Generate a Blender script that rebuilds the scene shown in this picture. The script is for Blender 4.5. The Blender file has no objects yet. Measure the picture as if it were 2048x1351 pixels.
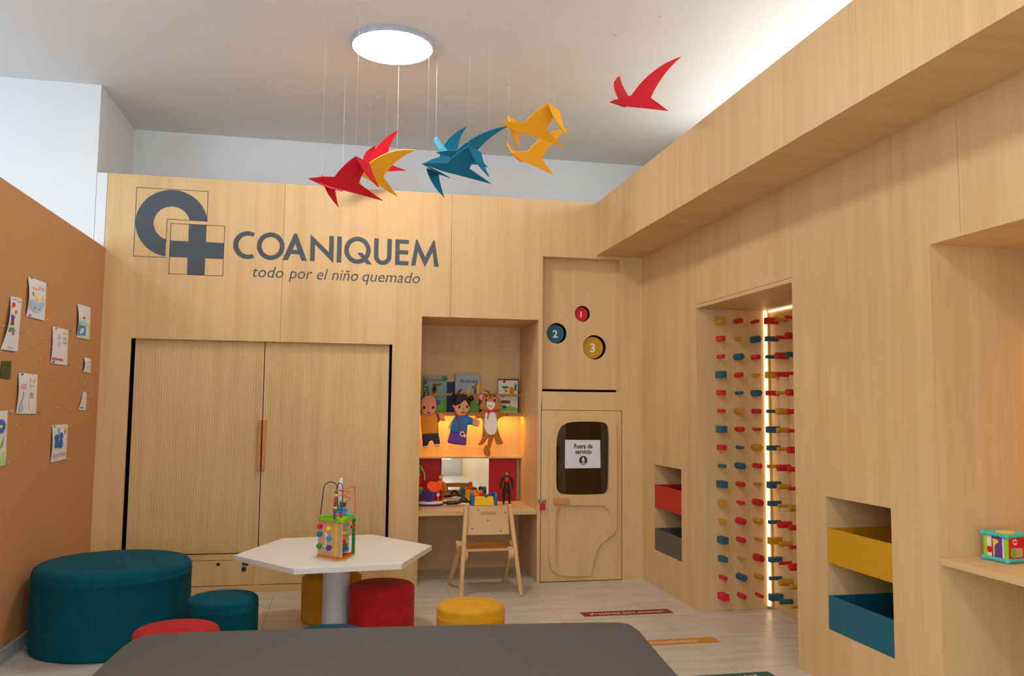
import bpy, bmesh, math, random
from mathutils import Vector, Matrix
from mathutils.geometry import tessellate_polygon
random.seed(7)
S = bpy.context.scene
COL = S.collection
PI = math.pi

# ------------------------------------------------------------------ camera
cam_d = bpy.data.cameras.new('camera')
cam = bpy.data.objects.new('camera', cam_d); COL.objects.link(cam)
RR = [[0.9793123633852203, -0.202116568806033, 0.009807524403759009],
      [-0.02643985262429246, -0.07975611621961758, 0.996463695334039],
      [0.20061961298452327, 0.9761085260049924, 0.08345008296161917]]
FPX = 1660.6
r_, u_, f_ = [Vector(v) for v in RR]
CAMP = Vector((0, 0, 1.4))
m = Matrix.Identity(4)
for i in range(3):
    m[i][0] = r_[i]; m[i][1] = u_[i]; m[i][2] = -f_[i]; m[i][3] = CAMP[i]
cam.matrix_world = m
cam_d.sensor_width = 36; cam_d.lens = FPX * 36 / 2048; cam_d.clip_start = .05
S.camera = cam

# ------------------------------------------------------------------ view, world, big lights
S.view_settings.view_transform = 'Standard'; S.view_settings.look = 'None'
S.view_settings.gamma = 1; S.view_settings.use_curve_mapping = False
S.view_settings.exposure = -0.10
w = bpy.data.worlds.new('world'); S.world = w; w.use_nodes = True
w.node_tree.nodes['Background'].inputs[0].default_value = (.75, .85, 1, 1)
w.node_tree.nodes['Background'].inputs[1].default_value = .3

def area(name, loc, target, sx, sy, power, col, spread=PI):
    d = bpy.data.lights.new(name, 'AREA'); d.shape = 'RECTANGLE'; d.size = sx; d.size_y = sy
    d.energy = power; d.color = col; d.spread = spread
    o = bpy.data.objects.new(name, d); COL.objects.link(o); o.location = loc
    o.rotation_euler = (Vector(target) - Vector(loc)).to_track_quat('-Z', 'Y').to_euler()
    return o
# daylight from the glazed left side of the lobby and from the street front behind the camera
area('window_daylight_left', (-5.9, 2.0, 2.1), (2, 3.2, 3.9), 7.5, 2.8, 430, (.68, .83, 1))
area('clerestory_daylight_right', (3.14, 2.2, 3.38), (0, 2.2, 3.34), 8.5, .42, 60, (.72, .86, 1))
area('window_daylight_rear', (-.5, -2.5, 1.7), (0.5, 5, 3.4), 5.5, 2.8, 165, (.80, .90, 1))

# ------------------------------------------------------------------ pixel helpers (points on real planes)
def ray(x, y):
    return r_ * ((x - 1024) / FPX) - u_ * ((y - 675.5) / FPX) + f_
def onY(x, y, Y):
    d = ray(x, y); return CAMP + d * (Y / d.y)
def onX(x, y, X):
    d = ray(x, y); return CAMP + d * (X / d.x)
def onZ(x, y, z=0.):
    d = ray(x, y); return CAMP + d * ((z - 1.4) / d.z)

# ------------------------------------------------------------------ materials
def lin(c):
    return tuple(((v / 255 + .055) / 1.055) ** 2.4 if v > 10 else v / 255 / 12.92 for v in c)
def base(name):
    m = bpy.data.materials.new(name); m.use_nodes = True
    nt = m.node_tree; return m, nt, nt.nodes['Principled BSDF']
def mat(name, col, rough=.5, metal=0, var=.08, scale=30, bump=0, **kw):
    m, nt, b = base(name)
    n = nt.nodes.new('ShaderNodeTexNoise'); n.inputs['Scale'].default_value = scale; n.inputs['Detail'].default_value = 3
    tc = nt.nodes.new('ShaderNodeTexCoord'); nt.links.new(tc.outputs['Object'], n.inputs['Vector'])
    cr = nt.nodes.new('ShaderNodeValToRGB')
    cr.color_ramp.elements[0].position = .3; cr.color_ramp.elements[1].position = .7
    cr.color_ramp.elements[0].color = (*[c * (1 - var) for c in col], 1)
    cr.color_ramp.elements[1].color = (*[min(1, c * (1 + var)) for c in col], 1)
    nt.links.new(n.outputs['Fac'], cr.inputs['Fac']); nt.links.new(cr.outputs['Color'], b.inputs['Base Color'])
    b.inputs['Roughness'].default_value = rough; b.inputs['Metallic'].default_value = metal
    if bump:
        bp = nt.nodes.new('ShaderNodeBump'); bp.inputs['Strength'].default_value = bump; bp.inputs['Distance'].default_value = .002
        nt.links.new(n.outputs['Fac'], bp.inputs['Height']); nt.links.new(bp.outputs['Normal'], b.inputs['Normal'])
    for k, v in kw.items():
        b.inputs[k.replace('_', ' ')].default_value = v
    return m
def wood(name, ca, cb, grain='Z', rough=.5, k=1.0, seed=0):
    """laminate: long streaks along the grain axis, finer streaks and soft blotches"""
    m, nt, b = base(name); N = nt.nodes; L = nt.links
    tc = N.new('ShaderNodeTexCoord')
    def layer(s_across, s_along, detail, off):
        mp = N.new('ShaderNodeMapping'); sc = [s_across] * 3; sc['XYZ'.index(grain)] = s_along
        mp.inputs['Scale'].default_value = sc; mp.inputs['Location'].default_value = (off + seed, off * 2, off * 3)
        n = N.new('ShaderNodeTexNoise'); n.inputs['Scale'].default_value = 1; n.inputs['Detail'].default_value = detail
        L.new(tc.outputs['Object'], mp.inputs['Vector']); L.new(mp.outputs[0], n.inputs['Vector']); return n
    n1 = layer(11 * k, .55 * k, 4, 3.1); n2 = layer(95 * k, 2.2 * k, 2, 7.7); n3 = layer(2.1, .35, 2, 1.3)
    a = N.new('ShaderNodeMath'); a.operation = 'MULTIPLY_ADD'; a.inputs[1].default_value = .45; L.new(n2.outputs['Fac'], a.inputs[0]); L.new(n1.outputs['Fac'], a.inputs[2])
    a2 = N.new('ShaderNodeMath'); a2.operation = 'MULTIPLY_ADD'; a2.inputs[1].default_value = .5; L.new(n3.outputs['Fac'], a2.inputs[0]); L.new(a.outputs[0], a2.inputs[2])
    cr = N.new('ShaderNodeValToRGB'); e = cr.color_ramp.elements
    e[0].position = .60; e[0].color = (*cb, 1); e[1].position = 1.04; e[1].color = (*ca, 1)
    s = N.new('ShaderNodeMath'); s.operation = 'MULTIPLY_ADD'; s.inputs[1].default_value = 1.0; s.inputs[2].default_value = -.1
    L.new(a2.outputs[0], s.inputs[0]); L.new(s.outputs[0], cr.inputs['Fac']); L.new(cr.outputs['Color'], b.inputs['Base Color'])
    b.inputs['Roughness'].default_value = rough; b.inputs['Specular IOR Level'].default_value = .35
    return m
WA, WB = lin((222, 188, 134)), lin((209, 173, 117))
M = {}
M['wood'] = wood('maple_laminate', WA, WB)
M['wood_x'] = wood('maple_laminate_x', WA, WB, 'X')
M['wood_y'] = wood('maple_laminate_y', WA, WB, 'Y')
M['wood_door'] = wood('maple_tambour', lin((221, 187, 134)), lin((207, 171, 116)), k=1.4)
M['ply'] = wood('birch_plywood', lin((224, 188, 136)), lin((214, 174, 120)), 'X', k=.5)
M['beech'] = wood('oiled_beech', lin((214, 152, 84)), lin((190, 124, 58)), 'Z', k=1.5)
M['seatwood'] = wood('stained_seat', lin((190, 128, 62)), lin((170, 106, 44)), 'X', k=1.5)
M['white'] = mat('white_wall_paint', lin((236, 237, 238)), .8, var=.01, scale=3)
M['ceil'] = mat('white_ceiling_paint', lin((236, 234, 232)), .85, var=.015, scale=2)
M['cork'] = mat('cork_sheet', lin((194, 140, 88)), .9, var=.22, scale=260, bump=.3)
M['tile'] = None
M['grout'] = mat('grout', lin((128, 114, 100)), .9)
M['teal'] = mat('teal_velvet', lin((0, 78, 94)), .95, var=.15, scale=14, Sheen_Weight=.02, Specular_IOR_Level=.15)
M['red'] = mat('red_velvet', lin((186, 4, 18)), .85, var=.12, scale=14, Sheen_Weight=.04)
M['yellow'] = mat('yellow_velvet', lin((218, 156, 4)), .85, var=.1, scale=14, Sheen_Weight=.03)
M['felt_red'] = mat('red_felt', lin((206, 14, 36)), .95, var=.12, scale=160, bump=.3)
M['felt_teal'] = mat('teal_felt', lin((10, 116, 148)), .95, var=.12, scale=160, bump=.3)
M['felt_yellow'] = mat('yellow_felt', lin((246, 168, 26)), .95, var=.1, scale=160, bump=.3)
M['matgrey'] = mat('grey_vinyl', lin((76, 73, 71)), .65, var=.03, scale=220, bump=.15)
M['table'] = mat('white_table_laminate', lin((232, 230, 226)), .35, var=.01)
M['tsteel'] = mat('white_painted_steel', lin((226, 232, 240)), .35, var=.01)
M['logo'] = mat('charcoal_vinyl', lin((70, 78, 86)), .6, var=.02)
M['black'] = mat('black_plastic', (.006, .006, .007), .4)
M['gap'] = mat('dark_gap', (.004, .003, .003), .9)
M['steel'] = mat('brushed_steel', (.55, .55, .55), .3, 1)
M['bin_red'] = mat('red_lacquer', lin((196, 34, 30)), .5, var=.03)
M['bin_grey'] = mat('grey_lacquer', lin((92, 86, 84)), .5, var=.03)
M['bin_yellow'] = mat('mustard_lacquer', lin((206, 150, 12)), .5, var=.03)
M['bin_teal'] = mat('teal_lacquer', lin((14, 96, 118)), .5, var=.03)
M['rack'] = mat('mustard_rack', lin((176, 128, 30)), .5, var=.04)
M['redpanel'] = mat('red_back_panel', lin((172, 4, 14)), .6, var=.03)
M['peg_red'] = mat('red_peg_paint', lin((206, 22, 36)), .5, var=.05)
M['peg_blue'] = mat('teal_peg_paint', lin((30, 92, 116)), .5, var=.05)
M['peg_yellow'] = mat('mustard_peg_paint', lin((200, 146, 28)), .5, var=.05)
M['paper'] = mat('white_paper', lin((226, 226, 230)), .8, var=.02)
M['skin'] = mat('felt_skin', lin((226, 158, 120)), .9, var=.05)
M['pwhite'] = mat('white_plastic', lin((236, 236, 236)), .3, var=.01)
M['clear'] = mat('clear_plastic', lin((240, 240, 238)), .15, Transmission_Weight=.6)
PAL = dict(orange=(240, 120, 20), dred=(150, 10, 30), navy=(24, 36, 70), blue=(24, 110, 190), sky=(70, 150, 205), purple=(98, 56, 150),
           green=(30, 130, 60), lime=(150, 205, 20), lightgreen=(120, 190, 60), pink=(240, 150, 160), brown=(120, 70, 30), cat=(186, 112, 34), cream=(238, 228, 214),
           hair=(22, 14, 14), orangeshirt=(240, 150, 10), dress=(30, 110, 170), turq=(80, 195, 185), palegreen=(190, 220, 150), paleblue=(178, 205, 232), paleyellow=(246, 226, 130),
           crayonred=(214, 70, 80), palepink=(240, 190, 190), tan=(206, 170, 120), grey=(140, 144, 150), teal2=(40, 150, 150), yellow2=(250, 200, 20), green2=(50, 150, 50), mred=(220, 20, 30),
           coverteal=(130, 168, 168), coversky=(160, 176, 190), orangedisc=(250, 80, 10), olive=(70, 76, 40), sred=(134, 40, 42), sorange=(206, 140, 40), sgreen=(40, 92, 84), stext=(226, 200, 180), wood=(206, 160, 110), mauve=(200, 190, 215))
def P(n):
    if n in M and M[n]: return M[n]
    M[n] = mat(n + '_colour', lin(PAL[n]), .6, var=.05); return M[n]
def emis(name, col, st):
    m, nt, b = base(name); b.inputs['Base Color'].default_value = (.9, .9, .9, 1)
    n = nt.nodes.new('ShaderNodeRGB'); n.outputs[0].default_value = (*col, 1)
    nt.links.new(n.outputs[0], b.inputs['Emission Color']); b.inputs['Emission Strength'].default_value = st; return m
M['lamp'] = emis('lamp_diffuser', (1, .95, .89), 46)
M['led'] = emis('warm_led_strip', (1, .70, .40), 2.8)
M['led2'] = emis('amber_led_strip', (1, .50, .08), 14)
M['led3'] = emis('hidden_amber_led', (1, .55, .09), 38)
def mk_tile():
    m, nt, b = base('stone_floor_tile'); N = nt.nodes; L = nt.links
    tc = N.new('ShaderNodeTexCoord'); mp = N.new('ShaderNodeMapping'); mp.inputs['Scale'].default_value = (1.6, 9, 1); mp.inputs['Rotation'].default_value = (0, 0, .12)
    n = N.new('ShaderNodeTexNoise'); n.inputs['Scale'].default_value = 1.6; n.inputs['Detail'].default_value = 6; n.inputs['Distortion'].default_value = .8
    L.new(tc.outputs['Object'], mp.inputs['Vector']); L.new(mp.outputs[0], n.inputs['Vector'])
    cr = N.new('ShaderNodeValToRGB'); e = cr.color_ramp.elements; e[0].position = .3; e[0].color = (*lin((194, 186, 172)), 1); e[1].position = .65; e[1].color = (*lin((214, 207, 194)), 1)
    L.new(n.outputs['Fac'], cr.inputs['Fac']); L.new(cr.outputs['Color'], b.inputs['Base Color']); b.inputs['Roughness'].default_value = .32
    return m
M['tile'] = mk_tile()
m_, nt_, b_ = base('mirror_glass'); b_.inputs['Metallic'].default_value = 1; b_.inputs['Roughness'].default_value = .01; b_.inputs['Base Color'].default_value = (.86, .88, .88, 1); M['mirror'] = m_
m_, nt_, b_ = base('tinted_glass'); b_.inputs['Transmission Weight'].default_value = 1; b_.inputs['Roughness'].default_value = .02; b_.inputs['Base Color'].default_value = (.62, .56, .48, 1); b_.inputs['IOR'].default_value = 1.45; M['glass'] = m_
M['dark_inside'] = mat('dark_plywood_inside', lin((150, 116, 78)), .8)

# ------------------------------------------------------------------ geometry builder
def V(*a): return Vector(a)
BK = lambda Y: (V(0, Y, 0), V(1, 0, 0), V(0, 0, 1))          # frame facing the room from the back wall
LF = lambda X: (V(X, 0, 0), V(0, 1, 0), V(0, 0, 1))          # left wall, u = Y
RT = lambda X: (V(X, 0, 0), V(0, -1, 0), V(0, 0, 1))         # right wall, u = -Y
FL = lambda Z: (V(0, 0, Z), V(1, 0, 0), V(0, 1, 0))
class G:
    def __init__(s): s.v = []; s.f = []
    def add(s, vs, fs):
        o = len(s.v); s.v += [tuple(v) for v in vs]; s.f += [tuple(i + o for i in f) for f in fs]; return s
    def box(s, x0, x1, y0, y1, z0, z1, T=None):
        vs = [V(x, y, z) for z in (z0, z1) for y in (y0, y1) for x in (x0, x1)]
        if T: vs = [T @ v for v in vs]
        return s.add(vs, [(0, 2, 3, 1), (4, 5, 7, 6), (0, 1, 5, 4), (2, 6, 7, 3), (0, 4, 6, 2), (1, 3, 7, 5)])
    def beam(s, a, b, wx, wy, side=V(1, 0, 0), w2=None):
        a = V(*a); b = V(*b); d = (b - a).normalized(); x = (side - d * side.dot(d)).normalized(); y = d.cross(x)
        w2 = w2 or 1; vs = []
        for p, k in ((a, 1), (b, w2)):
            for i, j in ((-1, -1), (1, -1), (1, 1), (-1, 1)): vs.append(p + x * i * wx / 2 * k + y * j * wy / 2 * k)
        return s.add(vs, [(3, 2, 1, 0), (4, 5, 6, 7)] + [(i, (i + 1) % 4, 4 + (i + 1) % 4, 4 + i) for i in range(4)])
    def cone(s, a, b, r0, r1, n=20, caps=True, rot=0):
        a = V(*a); b = V(*b); d = (b - a).normalized(); q = V(0, 0, 1) if abs(d.z) < .9 else V(1, 0, 0)
        x = q.cross(d).normalized(); y = d.cross(x); vs = []
        for p, r in ((a, r0), (b, r1)):
            for i in range(n):
                t = 2 * PI * i / n + rot; vs.append(p + x * math.cos(t) * r + y * math.sin(t) * r)
        fs = [(i, (i + 1) % n, n + (i + 1) % n, n + i) for i in range(n)]
        if caps: fs += [tuple(range(n - 1, -1, -1)), tuple(range(n, 2 * n))]
        return s.add(vs, fs)
    def lathe(s, c, prof, n=48, axis=V(0, 0, 1), sx=1, sy=1):
        c = V(*c); q = axis.normalized(); x = (V(1, 0, 0) if abs(q.x) < .9 else V(0, 1, 0)); x = (x - q * x.dot(q)).normalized(); y = q.cross(x)
        vs = []; m = len(prof)
        for r, h in prof:
            for i in range(n):
                t = 2 * PI * i / n; vs.append(c + x * math.cos(t) * r * sx + y * math.sin(t) * r * sy + q * h)
        fs = [(k * n + i, k * n + (i + 1) % n, (k + 1) * n + (i + 1) % n, (k + 1) * n + i) for k in range(m - 1) for i in range(n)]
        fs += [tuple(range(n - 1, -1, -1)), tuple(range((m - 1) * n, m * n))]
        return s.add(vs, fs)
    def ball(s, c, r, n=14, sc=(1, 1, 1), T=None):
        vs = []; fs = []; k = n // 2
        for j in range(1, k):
            for i in range(n):
                a = PI * j / k; t = 2 * PI * i / n
                vs.append(V(r * sc[0] * math.sin(a) * math.cos(t), r * sc[1] * math.sin(a) * math.sin(t), r * sc[2] * math.cos(a)))
        vs += [V(0, 0, r * sc[2]), V(0, 0, -r * sc[2])]
        for j in range(k - 2):
            for i in range(n): fs.append((j * n + i, (j + 1) * n + i, (j + 1) * n + (i + 1) % n, j * n + (i + 1) % n))
        for i in range(n):
            fs.append((len(vs) - 2, i, (i + 1) % n)); fs.append((len(vs) - 1, (k - 2) * n + (i + 1) % n, (k - 2) * n + i))
        if T: vs = [T @ v for v in vs]
        return s.add([v + V(*c) for v in vs], fs)
    def tube(s, pts, r, n=8):
        pts = [V(*p) for p in pts]; vs = []; up = None
        for i, p in enumerate(pts):
            d = (pts[min(i + 1, len(pts) - 1)] - pts[max(i - 1, 0)]).normalized()
            if up is None: up = V(0, 0, 1) if abs(d.z) < .9 else V(1, 0, 0)
            x = (up - d * up.dot(d)).normalized(); y = d.cross(x); up = x
            vs += [p + x * math.cos(2 * PI * k / n) * r + y * math.sin(2 * PI * k / n) * r for k in range(n)]
        m = len(pts)
        fs = [(j * n + i, j * n + (i + 1) % n, (j + 1) * n + (i + 1) % n, (j + 1) * n + i) for j in range(m - 1) for i in range(n)]
        return s.add(vs, fs + [tuple(range(n - 1, -1, -1)), tuple(range((m - 1) * n, m * n))])
    def plate(s, fr, loops, t, h=0):
        """flat outline (with holes) in the frame, front face h above the frame plane, thickness t behind it"""
        O, ex, ey = fr; nn = ex.cross(ey)
        flat = [p for L in loops for p in L]
        tri = tessellate_polygon([[V(p[0], p[1], 0) for p in L] for L in loops])
        n = len(flat); vs = [O + ex * p[0] + ey * p[1] + nn * h for p in flat] + [O + ex * p[0] + ey * p[1] + nn * (h - t) for p in flat]
        fs = []
        for a, b, c in tri:
            A, B, C_ = flat[a], flat[b], flat[c]
            if (B[0] - A[0]) * (C_[1] - A[1]) - (B[1] - A[1]) * (C_[0] - A[0]) < 0: b, c = c, b
            fs.append((a, b, c))
            if t: fs.append((a + n, c + n, b + n))
        if t:
            o = 0
            for li, L in enumerate(loops):
                ar = sum(L[i][0] * L[(i + 1) % len(L)][1] - L[(i + 1) % len(L)][0] * L[i][1] for i in range(len(L)))
                for i in range(len(L)):
                    a, b = o + i, o + (i + 1) % len(L)
                    fs.append((a, a + n, b + n, b) if (ar > 0) == (li == 0) else (b, b + n, a + n, a))
                o += len(L)
        return s.add(vs, fs)
    def text(s, fr, body, x0, z0, width=None, height=None, shear=0, t=.0015, h=.0015, align='L', bold=0):
        cu = bpy.data.curves.new('t', 'FONT'); cu.body = body; cu.size = 1; cu.shear = shear; cu.resolution_u = 3; cu.offset = bold; cu.fill_mode = 'FRONT'
        ob = bpy.data.objects.new('t', cu); COL.objects.link(ob)
        dg = bpy.context.evaluated_depsgraph_get(); me = ob.evaluated_get(dg).to_mesh()
        vs = [v.co.copy() for v in me.vertices]; fs = [tuple(p.vertices) for p in me.polygons]
        bpy.data.objects.remove(ob); bpy.data.curves.remove(cu)
        if not vs: return s
        mx0, mx1 = min(v.x for v in vs), max(v.x for v in vs)
        kx = width / (mx1 - mx0) if width else height; kz = height if height else kx
        O, ex, ey = fr; nn = ex.cross(ey)
        ox = x0 - mx0 * kx if align == 'L' else x0 - (mx0 + mx1) / 2 * kx
        return s.add([O + ex * (ox + v.x * kx) + ey * (z0 + v.y * kz) + nn * h for v in vs], fs)
def circ(cx, cy, r, n=32, ry=None, a0=0, a1=2 * PI):
    k = n if a1 - a0 > 6.28 else n + 1
    return [(cx + r * math.cos(a0 + (a1 - a0) * i / n), cy + (ry or r) * math.sin(a0 + (a1 - a0) * i / n)) for i in range(k)]
def rect(x0, x1, y0, y1): return [(x0, y0), (x1, y0), (x1, y1), (x0, y1)]
def rrect(x0, x1, y0, y1, r, n=5):
    o = []
    for cx, cy, a in ((x1 - r, y0 + r, -PI / 2), (x1 - r, y1 - r, 0), (x0 + r, y1 - r, PI / 2), (x0 + r, y0 + r, PI)):
        o += [(cx + r * math.cos(a + PI / 2 * i / n), cy + r * math.sin(a + PI / 2 * i / n)) for i in range(n + 1)]
    return o
def chaikin(L, k=2, closed=True):
    for _ in range(k):
        o = []; n = len(L)
        if not closed: o.append(L[0])
        for i in range(n if closed else n - 1):
            a, b = L[i], L[(i + 1) % n]
            o += [(a[0] * .75 + b[0] * .25, a[1] * .75 + b[1] * .25), (a[0] * .25 + b[0] * .75, a[1] * .25 + b[1] * .75)]
        if not closed: o.append(L[-1])
        L = o
    return L

def crm(L, k=4):
    o = []; n = len(L)
    for i in range(n):
        p0, p1, p2, p3 = L[i - 1], L[i], L[(i + 1) % n], L[(i + 2) % n]
        for j in range(k):
            t = j / k; o.append(tuple(.5 * (2 * p1[a] + (p2[a] - p0[a]) * t + (2 * p0[a] - 5 * p1[a] + 4 * p2[a] - p3[a]) * t * t + (3 * p1[a] - p0[a] - 3 * p2[a] + p3[a]) * t ** 3) for a in (0, 1)))
    return o
def soft(L, r=.007):
    o = []; n = len(L)
    for i in range(n):
        b = V(*L[i])
        for q in (L[i - 1], L[(i + 1) % n]):
            d = V(*q) - b; k = min(r, d.length * .3); o.append(tuple(b + d.normalized() * k))
    return o
EMPT = {}
def obj(name, g, m, parent=None, smooth=None, bevel=0, kind=None, label=None, subs=0):
    me = bpy.data.meshes.new(name); me.from_pydata(g.v, [], g.f); me.update()
    if smooth is not None:
        me.shade_smooth(); me.set_sharp_from_angle(angle=math.radians(smooth))
    me.materials.append(m)
    o = bpy.data.objects.new(name, me); COL.objects.link(o)
    if bevel:
        b = o.modifiers.new('bevel', 'BEVEL'); b.width = bevel; b.segments = 2; b.limit_method = 'ANGLE'; b.angle_limit = math.radians(40)
    if parent is not None:
        o.parent = parent
        if parent.name in EMPT: o.matrix_parent_inverse = EMPT[parent.name].inverted()
    if kind: o['kind'] = kind
    if label: o['label'] = label
    return o
def thing(name, label, cat, loc, group=None, kind=None):
    o = bpy.data.objects.new(name, None); COL.objects.link(o); o.empty_display_size = .05
    o.location = loc; EMPT[o.name] = Matrix.Translation(V(*loc))
    if kind: o['kind'] = kind
    else: o['label'] = label; o['category'] = cat
    if group: o['group'] = group
    return o
def tag(o, label, cat, group=None):
    o['label'] = label; o['category'] = cat
    if group: o['group'] = group
    return o
def struct(name, g, m, **k): return obj(name, g, m, kind='structure', **k)
def moved(root, d, label=None):
    """copy of a thing and its parts shifted by d"""
    r = root.copy(); COL.objects.link(r); r.location = root.location + V(*d)
    if label: r['label'] = label
    for ch in list(root.children):
        c = ch.copy(); COL.objects.link(c); c.parent = r
        for gch in ch.children:
            q = gch.copy(); COL.objects.link(q); q.parent = c
    return r

# ================================================================== SETTING
DB, XR, XS, XL = 6.63, 2.485, 2.083, -1.75         # wood back wall, wood right wall, soffit face, cork wall
ZC, ZT, ZS, ZN = 3.808, 3.133, 2.682, 2.122        # ceiling, top of wood, soffit underside, niche heads
floor = struct('floor', G().box(-6.1, 3.3, -2.7, 7.8, -.12, -.004), M['grout'])
TX, TY = .6436, .322
for i in range(-4, 6):
    for j in range(-28, 5):
        x0 = 2.13 + (i - 4) * TX; y0 = 6.41 + j * TY
        if i == -4 or x0 > 3.2: continue
        x1 = min(x0 + TX, 3.3)
        obj('tile', G().box(x0 + .0012, x1 - .0012, y0 + .0012, y0 + TY - .0012, -.006, 0), M['tile'], floor)
struct('ceiling', G().box(-6.1, 3.3, -2.7, 7.8, ZC, ZC + .15), M['ceil'])
struct('wall_upper', G().box(-1.95, 3.3, 7.67, 7.8, 0, ZC), M['white'])
struct('wall_pier', G().box(-6.1, -1.838, DB, 7.8, 0, ZC), M['white'])
struct('wall_outer', G().box(3.2, 3.35, -2.7, 7.8, 0, ZC), M['white'])
g = G().plate(RT(-6.0), [rect(-7.8, 2.7, 0, ZC), rect(-5.7, 1.6, .9, 3.5)][:1], .1)
struct('wall_far_left', g, M['white'])
struct('wall_rear', G().box(-6.1, 3.3, -2.8, -2.68, 0, ZC), M['white'])
wl = struct('wall_left', G().box(-1.90, -1.766, -2.7, DB - .002, 0, 2.56), M['white'])
struct('trim_2', G().box(-1.90, -1.768, -2.7, DB - .002, 2.5605, 2.566), M['white'])
struct('trim_3', G().box(-1.836, -1.764, DB + .004, DB + .03, 0, ZT), M['white'])
# cork cladding, each sheet a panel
ck = thing('cork_board', 'brown cork pinboard covering the left wall', 'cork board', (XL, 4.5, .08))
for y0, y1 in ((5.46, DB - .003), (4.24, 5.458), (3.02, 4.238), (1.8, 3.018)):
    obj('cork_panel', G().box(-1.766, XL, y0, y1, .082, 2.56), M['cork'], ck)
struct('baseboard_left', G().box(-1.766, -1.742, -2.7, DB - .003, 0, .08), mat('skirting_grey', lin((176, 180, 186)), .5, var=.02), bevel=.004)

# ---- back wood wall: carcass behind the panels, unseen top board added to stop light leaking in, panels with fine joints
wb = struct('wall_back', G().box(-1.76, 3.3, DB + .75, DB + .78, 0, ZT).box(-1.76, -1.74, DB + .02, DB + .75, 0, ZT).box(-1.76, 3.3, DB + .02, DB + .75, ZT - .02, ZT), M['wood_x'])
J = .0012
fb = BK(DB)
CX0, CX1, CZ = -1.543, .394, 1.889
NX0, NX1 = .625, 1.585
RX0, RX1, RZ0, RZ1 = 1.619, 2.29, 1.535, 2.655
DX0, DX1, DZ = 1.617, 2.302, 1.38
s1, s2 = -.468, .852
panels = [
    [(-1.76, 0), (CX0, 0), (CX0, CZ), (s1 - J, CZ), (s1 - J, ZT), (-1.76, ZT)],
    [(s1 + J, CZ), (CX1, CZ), (CX1, 0), (NX0, 0), (NX0, ZN), (s2 - J, ZN), (s2 - J, ZT), (s1 + J, ZT)],
    [(s2 + J, ZN), (NX1, ZN), (NX1, 0), (DX0 - .006, 0), (DX0 - .006, DZ), (RX0, RZ0 - .02), (RX0, RZ1), (XS, RZ1), (XS, ZT), (s2 + J, ZT)],
    [(DX1 + .004, 0), (XR, 0), (XR, ZS), (XS + .002, ZS), (XS + .002, RZ1), (RX1, RZ1), (RX1, RZ0), (RX0 + J, RZ0), (RX0 + J, DZ + .004), (DX1 + .004, DZ + .004)]]
for L in panels: obj('panel', G().plate(fb, [L], .02), M['wood'], wb)
obj('panel', G().box(CX0, CX1, DB - .0, DB + .02, 0, .052), M['wood_x'], wb)
obj('panel', G().box(CX0, CX1, DB - .0, DB + .02, .243, .283), M['wood_x'], wb)
# puppet niche lining
obj('niche_side', G().box(NX0 - .02, NX0, DB + .02, 7.37, 0, ZN), M['wood'], wb)
obj('niche_side', G().box(NX1, NX1 + .02, DB + .02, 7.37, 0, ZN), M['wood'], wb)
obj('niche_top', G().box(NX0 - .02, NX1 + .02, DB + .02, 7.37, ZN, ZN + .02), M['wood_y'], wb)
obj('niche_back', G().box(NX0 - .02, NX1 + .02, 7.35, 7.37, 0, ZN), M['wood'], wb)
# recess with the three throwing holes
YR = 6.737
holes = []
for (px, py, rr) in ((1165, 627, 16.5), (1113.5, 666, 21), (1189, 694, 25)):
    p = onY(px, py, YR); holes.append((p.x, p.z, rr * YR / FPX * 1.02))
obj('recess_back', G().plate(BK(YR), [rect(RX0 - .02, RX1 + .02, RZ0 + .022, RZ1 + .02)] + [circ(x, z, r, 40) for x, z, r in holes], .018), M['wood'], wb)
obj('recess_side', G().box(RX0 - .02, RX0, DB + .02, YR, RZ0, RZ1).box(RX1, RX1 + .02, DB + .02, YR, RZ0, RZ1), M['wood'], wb)
obj('recess_top', G().box(RX0 - .02, RX1 + .02, DB + .02, YR + .02, RZ1, RZ1 + .02), M['wood_x'], wb)
obj('recess_sill', G().box(RX0 - .02, RX1 + .02, DB + .02, YR + .1, RZ0 - .02, RZ0), M['wood_x'], wb)
obj('ball_chute', G().box(RX0 - .02, RX1 + .02, YR + .2, YR + .22, RZ0 - .1, RZ1), M['gap'], wb)

# ---- right wood wall with its openings (u = -Y)
fr_ = RT(XR)
wr = struct('wall_right', G().box(3.07, 3.1, -2.7, DB + .1, 0, ZT).box(XS + .021, 3.2, -2.7, DB + .1, ZT - .02, ZT - .001), M['wood_y'])
B0 = (5.822, 6.367); B1 = (3.427, 3.95); PN = (4.243, 5.53); RN = (1.7, 3.118); BZ0, BZ1 = .285, .957
def hole(y0, y1, z0, z1): return [(-y1, z0), (-y0, z0), (-y0, z1), (-y1, z1)]
obj('panel', G().plate(fr_, [rect(-DB, -PN[1], 0, ZS), hole(*B0, BZ0, BZ1)], .02), M['wood'], wr)
obj('panel', G().plate(fr_, [rect(-PN[1] + J, -PN[0] - J, ZN + .028, ZS)], .02), M['wood'], wr)
obj('panel', G().plate(fr_, [rect(-PN[1] + J, -PN[0] - J, ZN, ZN + .0255)], .02), M['wood_y'], wr)
obj('panel', G().plate(fr_, [[(-PN[0] + J, 0), (-RN[1], 0), (-RN[1], ZN), (-2.932 - J, ZN), (-2.932 - J, ZS), (-PN[0] + J, ZS)], hole(*B1, BZ0, BZ1)], .02), M['wood'], wr)
obj('panel', G().plate(fr_, [[(-2.932 + J, ZN), (-RN[0], ZN), (-RN[0], 0), (2.7, 0), (2.7, ZS), (-2.932 + J, ZS)]], .02), M['wood'], wr)
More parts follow.
